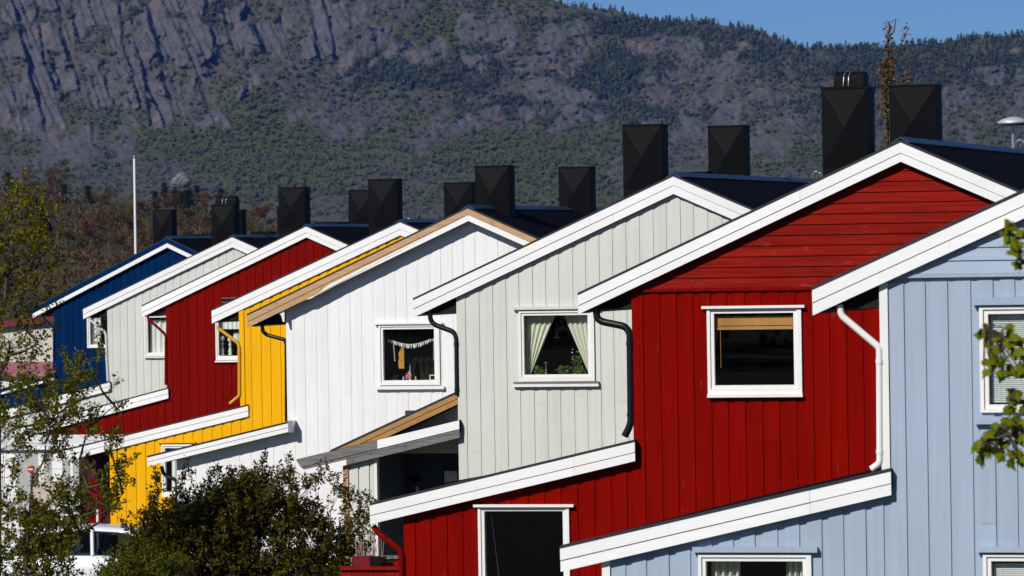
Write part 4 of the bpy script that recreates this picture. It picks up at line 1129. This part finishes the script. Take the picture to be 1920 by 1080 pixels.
# ------------------------------------------------------------------ dark entrance beside the yellow house, white garage, sign, car, flagpole, far buildings
def yellow_entrance():
    h = Y; d = 1.4; a = h.rect(150, 212, 850, 1080, d); u1 = h.uLL
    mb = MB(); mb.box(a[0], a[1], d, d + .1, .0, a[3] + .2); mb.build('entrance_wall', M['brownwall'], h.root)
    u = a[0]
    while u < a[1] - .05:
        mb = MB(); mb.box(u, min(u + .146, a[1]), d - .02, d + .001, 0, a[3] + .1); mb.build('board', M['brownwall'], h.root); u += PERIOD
    q = h.rect(166, 192, 898, 1060, d - .03); mb = MB(); mb.box(q[0], q[1], d - .05, d - .022, .1, q[3]); mb.build('door', M['red2'], h.root)
    q = h.rect(184.5, 187, 955, 1080, .02); mb = MB(); mb.tube([(q[0], .0, 0), (q[0], .0, q[3])], .03, 8); mb.build('downpipe', M['trimv'], h.root)
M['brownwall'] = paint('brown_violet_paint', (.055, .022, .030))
yellow_entrance()

def garage():
    h = House('garage', 'white boarded garage behind the leafy shrub at lower left', 112, (60, 846), 'garage'); r = h.root
    u0, u1 = h.L(-330, 900)[0], h.L(157, 900)[0]; zt = h.L(60, 843)[1]
    wins = [h.rect(36, 74, 958, 988), h.rect(84, 100, 956, 988), h.rect(118, 134, 948, 962), h.rect(138, 150, 948, 960)]
    mb = MB(); top = [(u0, zt), (u1, zt)]; bot = [(u0 - 1, 0), (u1 + 1, 0)]
    for p in strip(u0, u1, top, bot, wins): mb.prism(p, 0, .12)
    mb.box(u1 - .12, u1, .12, 5, 0, zt); mb.box(u0, u0 + .12, .12, 5, 0, zt); mb.build('wall', M['white'], r)
    z = .05
    while z < zt - .02:
        b = MB()
        for p in strip(u0, u1, [(u0, min(z + .19, zt)), (u1, min(z + .19, zt))], [(u0 - 1, z), (u1 + 1, z)], [w for w in wins]): b.prism(p, -.018, .001)
        b.build('level_board', M['white'], r); z += .2
    for w in wins:
        b = MB(); b.box(w[0] - .06, w[1] + .06, -.04, .02, w[2] - .06, w[2]); b.box(w[0] - .06, w[1] + .06, -.04, .02, w[3], w[3] + .06); b.box(w[0] - .06, w[0], -.04, .02, w[2], w[3]); b.box(w[1], w[1] + .06, -.04, .02, w[2], w[3]); o = b.build('window', M['trimv'], r)
        b = MB(); b.box(w[0], w[1], .01, .016, w[2], w[3]); b.build('pane', M['glass'], o)
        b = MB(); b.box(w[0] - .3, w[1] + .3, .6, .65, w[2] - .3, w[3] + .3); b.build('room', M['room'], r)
    b = MB(); b.box(u0 - .2, u1 + .1, -.12, 5.2, zt + .002, zt + .14); b.build('roof', M['trim'], r)
    b = MB(); q = h.rect(65, 135, 903, 948); b.box(q[0], q[1], -.03, -.019, q[2], q[3]); b.build('door_panel', M['beige'], r)
M['beige'] = plain('beige_panel', (.50, .42, .37), .8)
garage()

def no_entry():
    p = at(58, 880, 100); z0 = ground(100); o = empty('no_entry_sign', (p.x, p.y, z0), -PHI, 'round red no entry sign with a white bar behind the shrub', 'sign')
    z = p.z - z0; mb = MB(); mb.tube([(0, 0.03, 0), (0, .03, z + .08)], .03, 8); mb.build('post', M['zinc'], o)
    mb = MB(); n = 24; r = .085 * 100 / 100 * .9
    mb.prism([(r * math.cos(2 * math.pi * i / n), z + r * math.sin(2 * math.pi * i / n)) for i in range(n)], -.012, 0); mb.build('disc', plain('sign_red', (.5, .02, .03), .5), o)
    mb = MB(); mb.box(-r * .7, r * .7, -.016, -.0125, z - r * .16, z + r * .16); mb.build('bar', M['trimv'], o)
no_entry()

def car():
    D = 92; p = at(206, 1000, D); zg = at(150, 985, D).z - 1.47
    o = empty('parked_car', (p.x, p.y, zg), math.radians(-9), 'white hatchback parked in front of the yellow house, behind the shrubs', 'car')
    m_, nt, N, L, b = newmat('white_car_paint'); b.inputs['Base Color'].default_value = (.72, .73, .75, 1); b.inputs['Roughness'].default_value = .25; b.inputs['Coat Weight'].default_value = .6
    dk = plain('car_rubber', (.012, .012, .013), .7); gl = glassmat('car_glass', (.22, .28, .30))
    # side outline (x forward to the right, z) lofted across the width with tumblehome
    xs = [-2.02, -1.98, -1.85, -1.55, -1.0, -.2, .45, .95, 1.25, 1.6, 1.95, 2.08]
    belt = [.62, .86, .93, .95, .95, .94, .93, .92, .90, .84, .72, .55]
    bot = [.34, .30, .24, .20, .20, .20, .20, .20, .20, .22, .26, .34]
    hw = [.62, .72, .80, .85, .87, .88, .88, .87, .85, .80, .70, .58]
    mb = MB(); rows = []
    for x, zb, zt, w in zip(xs, bot, belt, hw):
        rows.append([(x, -w * .93, zb), (x, -w, zb + .12), (x, -w, (zb + zt) / 2 + .08), (x, -w * .96, zt - .03), (x, -w * .86, zt), (x, w * .86, zt), (x, w * .96, zt - .03), (x, w, (zb + zt) / 2 + .08), (x, w, zb + .12), (x, w * .93, zb)])
    V = [q for r in rows for q in r]; n = 10
    Fs = [[i * n + k, (i + 1) * n + k, (i + 1) * n + k + 1, i * n + k + 1] for i in range(len(xs) - 1) for k in range(n - 1)]
    Fs += [list(range(n)), list(range((len(xs) - 1) * n + n - 1, (len(xs) - 1) * n - 1, -1))]
    mb.add(V, Fs, True); body = mb.build('body', m_, o)
    # cabin: roof shell and pillars, glass between
    rx = [-1.62, -1.25, -.4, .3, .55]; rz = [1.30, 1.42, 1.47, 1.43, 1.38]; mb = MB(); V = []
    for x, z in zip(rx, rz):
        for y, dz in ((-.60, -.05), (-.56, -.01), (-.3, .02), (.3, .02), (.56, -.01), (.60, -.05)): V.append((x, y, z + dz))
    V2 = V + [(a, b_, c - .05) for a, b_, c in V]; n = 6; k = len(V); Fs = []
    for i in range(4):
        for j in range(5): Fs.append([i * n + j, (i + 1) * n + j, (i + 1) * n + j + 1, i * n + j + 1]); Fs.append([k + i * n + j, k + i * n + j + 1, k + (i + 1) * n + j + 1, k + (i + 1) * n + j])
        Fs.append([i * n, k + i * n, k + (i + 1) * n, (i + 1) * n]); Fs.append([i * n + 5, (i + 1) * n + 5, k + (i + 1) * n + 5, k + i * n + 5])
    for i in (0, 4):
        for j in range(5): Fs.append([i * n + j, i * n + j + 1, k + i * n + j + 1, k + i * n + j])
    mb.add(V2, Fs, True); mb.build('roof', m_, o)
    for s in (-1, 1):
        for (xa, za, xb, zb_, w) in ((1.22, .90, .52, 1.37, .035), (-.15, .93, -.2, 1.44, .04), (-1.05, .94, -1.12, 1.42, .05), (-1.86, .92, -1.6, 1.29, .06)):
            mb = MB(); mb.tube([(xa, s * .80, za), (xb, s * .60, zb_)], w, 6); mb.build('pillar', m_, o)
        mb = MB(); mb.add([(1.15, s * .79, .93), (-1.8, s * .79, .94), (-1.55, s * .61, 1.27), (-.4, s * .61, 1.41), (.5, s * .61, 1.35)], [[0, 1, 2, 3, 4]]); mb.build('side_window', gl, o)
        for x in (-1.28, 1.28):
            mb = MB(); mb.tube([(x, s * .70, .31), (x, s * .89, .31)], .31, 24, False); wh = mb.build('wheel', dk, o)
            mb = MB(); mb.tube([(x, s * .885, .31), (x, s * .90, .31)], .19, 16, False); mb.build('rim', M['zinc'], wh)
        mb = MB(); mb.box(.95, 1.08, s * .98 - .08, s * .98 + .08, .95, 1.07); mb.build('mirror', m_, o)
        mb = MB(); mb.tube([(1.86, s * .58, .66), (2.0, s * .52, .62)], .09, 10); mb.build('headlight', M['zinc'], o)
        mb = MB(); mb.box(-2.0, -1.93, s * .62 - .1, s * .62 + .1, .62, .85); mb.build('tail_light', M['potred'], o)
    mb = MB(); mb.add([(1.22, -.74, .91), (1.22, .74, .91), (.55, .58, 1.37), (.55, -.58, 1.37)], [[0, 1, 2, 3]]); mb.build('windscreen', gl, o)
    mb = MB(); mb.add([(-1.9, -.7, .93), (-1.9, .7, .93), (-1.62, .57, 1.28), (-1.62, -.57, 1.28)], [[3, 2, 1, 0]]); mb.build('rear_window', gl, o)
    for s in (-.35, .35):
        mb = MB(); mb.box(-.1, .12, s - .22, s + .22, .5, 1.05); mb.box(-.08, .05, s - .1, s + .1, 1.07, 1.25); mb.build('seat', dk, o)
car()

def flagpole():
    D = 157; b = at(254, 475, D); t = at(252, 297, D); z0 = ground(D)
    o = empty('flagpole', (b.x, b.y, z0), 0, 'tall white flagpole rising behind the navy house', 'flagpole'); x = t.x - b.x
    mb = MB(); mb.tube([(0, 0, 0), (x, 0, t.z - z0)], [.065, .038], 12); mb.build('pole', M['trimv'], o)
    mb = MB(); z = t.z - z0; mb.lathe([(0, z), (.03, z + .01), (.045, z + .05), (.03, z + .09), (0, z + .10)], x, 0, 12); mb.build('finial', M['zinc'], o)
flagpole()

def far_buildings():
    h = House('far_building', 'cream building with a dark red roof edge left of the navy house', 185, (50, 612), 'building'); r = h.root
    a, b = h.L(-260, 640), h.L(101, 603); mb = MB(); c = h.L(101, 700)
    mb.prism([(a[0], 0), (b[0], 0), (b[0], b[1]), (a[0], a[1] - .1)], 0, .2); mb.box(b[0] - .2, b[0], .2, 8, 0, b[1] - .1); mb.build('wall', plain('cream_wall', (.55, .52, .44), .85), r)
    mb = MB(); mb.prism([(a[0], a[1] - .1), (b[0] + .1, b[1]), (b[0] + .1, b[1] + .28), (a[0], a[1] + .18)], -.25, 8); mb.build('roof', plain('dark_red_roof', (.13, .012, .014), .7), r)
    h = House('shed', 'low shed with a pink metal roof below the cream building', 172, (50, 680), 'shed'); r = h.root
    a, b = h.L(-200, 706), h.L(101, 700); t = h.L(101, 678, 3)[1]
    mb = MB(); mb.box(a[0], b[0], 0, 3, 0, b[1]); mb.build('wall', M['white'], r)
    mb = MB(); mb.add([(a[0], -.2, b[1]), (b[0], -.2, b[1]), (b[0], 3, t), (a[0], 3, t), (a[0], -.2, b[1] - .1), (b[0], -.2, b[1] - .1), (b[0], 3, t - .1), (a[0], 3, t - .1)], [[0, 1, 2, 3], [7, 6, 5, 4], [0, 4, 5, 1], [1, 5, 6, 2], [2, 6, 7, 3], [3, 7, 4, 0]]); mb.build('roof', plain('pink_metal', (.36, .13, .14), .6), r)
far_buildings()

# ------------------------------------------------------------------ foreground greenery
def curve(a, b, bend, n=7):
    a, b = Vector(a), Vector(b); return [a + (b - a) * (i / (n - 1)) + bend * math.sin(math.pi * i / (n - 1)) for i in range(n)]

def cluster_tree(name, label, cat, D, base_px, clusters, leafmat_, leaf, asp, seed, twigs_per=9, leaves_per_twig=10, stem_r=.045, stems=4, twig_len=.30, depth=.7, barkm='bark', up=.4, twig_r=.006):
    """stems rise from the foot to each bough's middle, twigs fan out, leaves sit along the twigs"""
    rnd = random.Random(seed); rng = np.random.default_rng(seed); zg = ground(D)
    bp = at(*base_px, D); o = empty(name, (bp.x, bp.y, zg), 0, label, cat); base = Vector((bp.x, bp.y, zg))
    mb = MB(); cen = []
    starts = [Vector((rnd.uniform(-.25, .25), rnd.uniform(-.2, .2), 0)) for _ in range(stems)]
    mids = []
    for (x, y, rx, ry, n) in sorted(clusters, key=lambda q: -q[1]):
        c = at(x, y, D + rnd.uniform(-depth, depth)) - base
        st = min(starts, key=lambda s_: (s_ - c).length + rnd.uniform(0, .3))
        # branch off an earlier bough when one is near and lower
        near = [m for m in mids if m.z < c.z - .1 and (m - c).length < 1.6]
        st2 = min(near, key=lambda m: (m - c).length) if near and rnd.random() < .92 else st
        pts = curve(st2, c, Vector((rnd.uniform(-.15, .15), rnd.uniform(-.15, .15), -.06 * (c - st2).length)))
        r0 = stem_r * (1 if st2 is st else .55)
        mb.tube(pts, [r0 * (1 - .75 * i / 6) for i in range(7)], 6, cap=False); mids.append(pts[4]); mids.append(c)
        k = D / FPX
        for q in range(n):
            an = rnd.uniform(0, 6.283); rr = math.sqrt(rnd.uniform(.02, 1))
            t = at(x + rx * rr * math.cos(an), y + ry * rr * math.sin(an), D + rnd.uniform(-depth, depth)) - base
            f = pts[rnd.randint(3, 6)]; dr = (t - f)
            if dr.length < 1e-3: continue
            dirv = (dr.normalized() + Vector((0, 0, up)) + Vector((rnd.gauss(0, .25), rnd.gauss(0, .25), rnd.gauss(0, .2)))).normalized()
            e = t + dirv * twig_len * rnd.uniform(.5, 1.1)
            mb.tube([f, f + (t - f) * .5 + Vector((0, 0, -.03)), t, e], [twig_r, twig_r * .7, twig_r * .45, .0015], 4, cap=False)
            for l in range(leaves_per_twig):
                u = rnd.uniform(-.2, 1.05); p = t + (e - t) * u if u > 0 else t + (f - t) * (-u)
                cen.append(p + Vector((rnd.gauss(0, .022), rnd.gauss(0, .022), rnd.gauss(0, .022))))
    mb.build('branches', M[barkm], o)
    V, Fq = leaf_quads(rng, np.array([c[:] for c in cen]), leaf, asp); np_mesh('crown', V, Fq, leafmat_, o)
    return o

lm_birch = leafmat('birch_leaf', (.070, .064, .002), (.27, .225, .007), .45)
lm_shrub = leafmat('shrub_leaf', (.058, .062, .003), (.235, .225, .011), .5)
lm_bush = leafmat('bush_leaf', (.022, .019, .0015), (.165, .138, .010), .4)
lm_hedge = leafmat('hedge_leaf', (.040, .048, .002), (.165, .170, .009), .4)
lm_maple = leafmat('maple_leaf', (.125, .148, .002), (.255, .275, .008), .5)
lm_dry = leafmat('dry_leaf', (.085, .045, .018), (.20, .12, .045), .2)

cluster_tree('birch_tree', 'slender yellow green birch rising along the left edge', 'tree', 66, (-15, 1200),
    [(20, 640, 45, 50, 34), (70, 640, 30, 40, 14), (10, 560, 55, 50, 40), (70, 560, 35, 40, 16), (25, 480, 60, 50, 40), (80, 480, 30, 45, 16), (20, 410, 50, 50, 34), (75, 400, 38, 45, 20), (50, 360, 40, 30, 10), (-30, 430, 60, 60, 30), (0, 700, 50, 50, 24), (-40, 560, 50, 80, 30), (95, 430, 18, 40, 8)],
    lm_birch, .054, .75, 21, leaves_per_twig=18, depth=.5, stems=2, up=.5, twig_r=.0045)
cluster_tree('leafy_shrub', 'tall leafy shrub with thin slanting stems in the lower left corner', 'shrub', 57, (25, 1200),
    [(130, 705, 40, 30, 20), (60, 740, 45, 40, 30), (110, 775, 50, 34, 26), (30, 800, 50, 40, 24), (85, 830, 45, 30, 22), (165, 800, 35, 26, 12), (205, 835, 28, 18, 7), (60, 895, 60, 20, 8), (15, 950, 30, 50, 10), (165, 915, 40, 18, 9), (235, 880, 20, 24, 7), (120, 950, 60, 36, 34), (180, 940, 40, 26, 16), (230, 925, 26, 20, 6),
     (60, 1000, 60, 40, 34), (92, 1014, 48, 32, 34), (30, 1065, 60, 40, 40), (60, 960, 60, 26, 16), (150, 1000, 22, 30, 8), (86, 1066, 60, 38, 38), (150, 860, 34, 22, 5), (-50, 900, 40, 150, 22), (185, 655, 14, 28, 3), (150, 735, 22, 20, 5), (215, 760, 14, 40, 3)],
    lm_shrub, .050, .6, 22, leaves_per_twig=38, depth=.7, stems=4, twig_len=.24, stem_r=.032, twig_r=.004)
cl = []
rb = random.Random(9)
for i in range(185):
    a = rb.uniform(0, math.pi); q = math.sqrt(rb.uniform(.0, 1)); x = 452 + 235 * q * math.cos(a); y = 1180 - (276 - 30 * abs(math.cos(a * 1.0)) + rb.uniform(-16, 10)) * q * math.sin(a) ** .6
    cl.append((x, y, 34, 30, 17))
for (x, y, rx, ry, n) in ((492, 868, 8, 14, 3), (545, 878, 8, 12, 3), (400, 888, 10, 10, 3), (345, 893, 16, 12, 4), (300, 918, 12, 22, 5), (640, 915, 18, 14, 5), (684, 955, 16, 20, 8), (610, 900, 14, 12, 4), (440, 892, 12, 10, 3), (282, 960, 10, 30, 5), (675, 1010, 24, 40, 16), (520, 900, 30, 16, 10), (580, 905, 20, 14, 7), (655, 950, 16, 26, 8)): cl.append((x, y, rx, ry, n))
cluster_tree('dark_bush', 'broad dark green bush with spiky shoots in front of the white wall', 'bush', 69, (455, 1215), cl, lm_bush, .072, .42, 23, leaves_per_twig=27, depth=.75, stems=9, twig_len=.20, stem_r=.016, up=.9, twig_r=.004)
cl = []
for i in range(56):
    a = rb.uniform(0, math.pi); q = math.sqrt(rb.uniform(0, 1)); cl.append((272 + 95 * q * math.cos(a), 1200 - 178 * q * math.sin(a) ** .8, 26, 22, 18))
cluster_tree('clipped_hedge', 'low rounded olive green hedge at the left foot of the dark bush', 'hedge', 66, (270, 1215), cl, lm_hedge, .045, .5, 24, leaves_per_twig=26, depth=.6, stems=6, twig_len=.10, stem_r=.012, twig_r=.003)

def slender_tree():
    h = R1; d = 12.4; rnd = random.Random(6); rng = np.random.default_rng(6)
    bx = h.P(1662, 320, d); b = h.world((bx.x, d, 0)); o = empty('slender_tree', b, -PHI, 'thin brown leaved tree between the two black chimneys of the red house', 'tree')
    path = [(1662, 330), (1661, 240), (1660, 150), (1664, 90), (1668, 45)]
    pts = [Vector((0, 0, 0))] + [h.P(x, y, d) - Vector((bx.x, d, 0)) for x, y in path]
    mb = MB(); mb.tube(pts, [.09, .055, .045, .035, .02, .006], 6)
    cen = []
    def sprig(px, n, spread):
        for x, y in px:
            for _ in range(n): cen.append(h.P(x + rnd.gauss(0, spread), y + rnd.gauss(0, spread * 1.2), d + rnd.gauss(0, .12)) - Vector((bx.x, d, 0)))
    sprig([(1662, y) for y in range(215, 300, 5)], 8, 2.2); sprig([(1660, y) for y in range(120, 215, 4)], 22, 5.5); sprig([(1655, y) for y in range(120, 170, 6)], 12, 4); sprig([(1672, y) for y in range(110, 160, 6)], 14, 4)
    sprig([(1666, y) for y in range(46, 120, 5)], 12, 4.0); sprig([(1676, 38), (1681, 36)], 3, 2); sprig([(1697, 60), (1695, 68), (1699, 52)], 12, 2.6); sprig([(1699, 130), (1700, 145), (1703, 152), (1697, 150)], 14, 3); sprig([(1705, 112)], 4, 2)
    for a, e in (((1662, 130), (1696, 70)), ((1664, 160), (1699, 145)), ((1666, 70), (1680, 37)), ((1661, 170), (1672, 120))):
        mb.tube([h.P(*a, d) - Vector((bx.x, d, 0)), h.P((a[0] + e[0]) / 2 + 3, (a[1] + e[1]) / 2 + 6, d) - Vector((bx.x, d, 0)), h.P(*e, d) - Vector((bx.x, d, 0))], [.016, .012, .005], 5)
    mb.build('trunk', M['bark'], o)
    V, Fq = leaf_quads(rng, np.array([c[:] for c in cen]), .055, .6); np_mesh('crown', V, Fq, lm_dry, o)
slender_tree()

def maple():
    D = 30.0; rnd = random.Random(17); zg = ground(D); b = at(2190, 900, D)
    o = empty('maple_tree', (b.x, b.y, zg), 0, 'fresh green maple with lobed leaves reaching in from the right edge', 'tree'); base = Vector((b.x, b.y, zg))
    lp = lambda x, y, dd=0.0: at(x, y, D + dd) - base
    # lobed leaf outline, folded along the midrib
    pr = [(0, 0), (.10, .05), (.30, -.02), (.26, .14), (.48, .24), (.36, .38), (.40, .52), (.22, .52), (.16, .66), (.10, .74), (0, 1.0)]
    V = [(x, y, .22 * abs(x)) for x, y in pr] + [(-x, y, .22 * abs(x)) for x, y in pr[1:-1]]
    n = len(pr); F = [[0, i, i + 1] for i in range(1, n - 1)]
    left = [0] + list(range(n, n + n - 2)) + [n - 1]; F += [[0, left[i + 1], left[i]] for i in range(1, len(left) - 1)]
    me = bpy.data.meshes.new('leaf'); me.from_pydata([(x, y, z - .12 * y * y) for x, y, z in V], [], F); me.materials.append(lm_maple); me.update()
    mb = MB(); mb.tube([(0, 0, 0), lp(2185, 700), lp(2170, 400), lp(2150, 150), lp(2140, -60)], [.11, .09, .07, .05, .02], 10); mb.build('trunk', M['bark'], o)
    br = MB(); leaves = []
    specs = [((2165, 480), [(2010, 450), (1940, 440), (1902, 448)], 26, [(1893, 432), (1905, 455), (1885, 425), (1915, 430), (1916, 490), (1910, 468)]),
             ((2172, 760), [(2030, 730), (1940, 690), (1880, 640), (1848, 614)], 60, [(1846, 612), (1860, 625), (1868, 645), (1890, 620), (1904, 632), (1915, 650), (1860, 680), (1850, 668), (1880, 670), (1900, 690), (1912, 680), (1875, 690)]),
             ((2180, 800), [(2040, 780), (1960, 760), (1892, 748)], 9, [(1890, 752), (1908, 745), (1902, 742)]),
             ((2182, 880), [(2050, 850), (1960, 820), (1890, 815), (1850, 828)], 66, [(1838, 832), (1846, 838), (1858, 818), (1868, 800), (1884, 795), (1900, 790), (1912, 812), (1890, 830), (1900, 845), (1876, 840), (1914, 860), (1910, 790)])]
    for st, via, cnt, spots in specs:
        P = [lp(*st)] + [lp(x, y, rnd.uniform(-.15, .15)) for x, y in via]; br.tube(P, [.035] + [.022 * (1 - .75 * i / len(via)) for i in range(len(via))], 6)
        for i in range(cnt):
            sp = spots[i % len(spots)]
            x, y = sp[0] + rnd.gauss(0, 7), sp[1] + rnd.gauss(0, 7)
            # off-frame parts of the bough carry leaves too
            leaves.append((lp(x, y, rnd.uniform(-.12, .12)), P[-1 if i % 2 else -2]))
        for i in range(12):
            a, c = rnd.choice(list(zip(P[:-2], P[1:-1]))) if len(P) > 3 else (P[0], P[1]); t = rnd.random()
            leaves.append((a + (c - a) * t + Vector((rnd.gauss(0, .08), rnd.gauss(0, .1), rnd.gauss(0, .08))), a + (c - a) * t))
    for p, f in leaves:
        if (p - f).length < .45: br.tube([f, (p + f) / 2 + Vector((0, 0, .012)), p], [.0035, .0025, .0018], 4, cap=False)
        ob = link('leaf', me, o); ob.location = p; s = rnd.uniform(.060, .105); ob.scale = (s, s, s)
        ob.rotation_euler = (rnd.uniform(-2.6, -1.2), rnd.uniform(-.7, .7), rnd.uniform(-1.6, 1.6))
    # the rest of its crown, beyond the edge of the photograph
    rng = np.random.default_rng(18); cen = []
    for i in range(46):
        x, y = rnd.uniform(2010, 2420), rnd.uniform(-420, 640); f = lp(2165 - (640 - y) * .02, min(y + 160, 760)); e = lp(x, y, rnd.uniform(-.9, .9))
        br.tube([f, (f + e) / 2 + Vector((0, 0, .05)), e], [.02, .012, .004], 5, cap=False)
        for q in range(60):
            t = rnd.uniform(.45, 1.1); p = f + (e - f) * t; cen.append((p.x + max(-.15, rnd.gauss(0, .13)), p.y + rnd.gauss(0, .15), p.z + rnd.gauss(0, .11)))
    V, Fq = leaf_quads(rng, np.array(cen), .10, .85); tag(np_mesh('crown', V, Fq, lm_maple, o), kind='stuff')
    br.build('branches', M['bark'], o)
maple()

# ------------------------------------------------------------------ wood behind the photographer (it shows in the panes)
def wood_behind():
    rng = np.random.default_rng(31); cen = []
    for i in range(120):
        x, y = rng.uniform(-125, 30), rng.uniform(-60, -26); h = rng.uniform(8, 14)
        p = rng.normal(0, 1, (800, 3)); p /= np.linalg.norm(p, axis=1, keepdims=True); p *= rng.uniform(.2, 1, (800, 1)) ** .4
        cen.append(p * np.array([3.2, 3.0, h * .5]) + np.array([x, y, ground(0) + h * .48]))
    V, Fq = leaf_quads(rng, np.concatenate(cen), .42, .7)
    tag(np_mesh('wood_belt', V, Fq, lm_shrub), 'dark leafy wood facing the houses, mirrored in their panes', 'wood', kind='stuff')
wood_behind()

# ------------------------------------------------------------------ haze
mb = MB(); mb.box(-7000, 7000, -60, 7500, -3.9, 420)
m = bpy.data.materials.new('air'); m.use_nodes = True; nt = m.node_tree
for n_ in list(nt.nodes):
    if n_.type != 'OUTPUT_MATERIAL': nt.nodes.remove(n_)
pv = nt.nodes.new('ShaderNodeVolumePrincipled'); pv.inputs['Color'].default_value = (.07, .25, 1.0, 1); pv.inputs['Density'].default_value = 4.0e-5; pv.inputs['Anisotropy'].default_value = 0.0
nt.links.new(pv.outputs[0], nt.nodes['Material Output'].inputs['Volume'])
hz = mb.build('haze', m); tag(hz, kind='stuff')
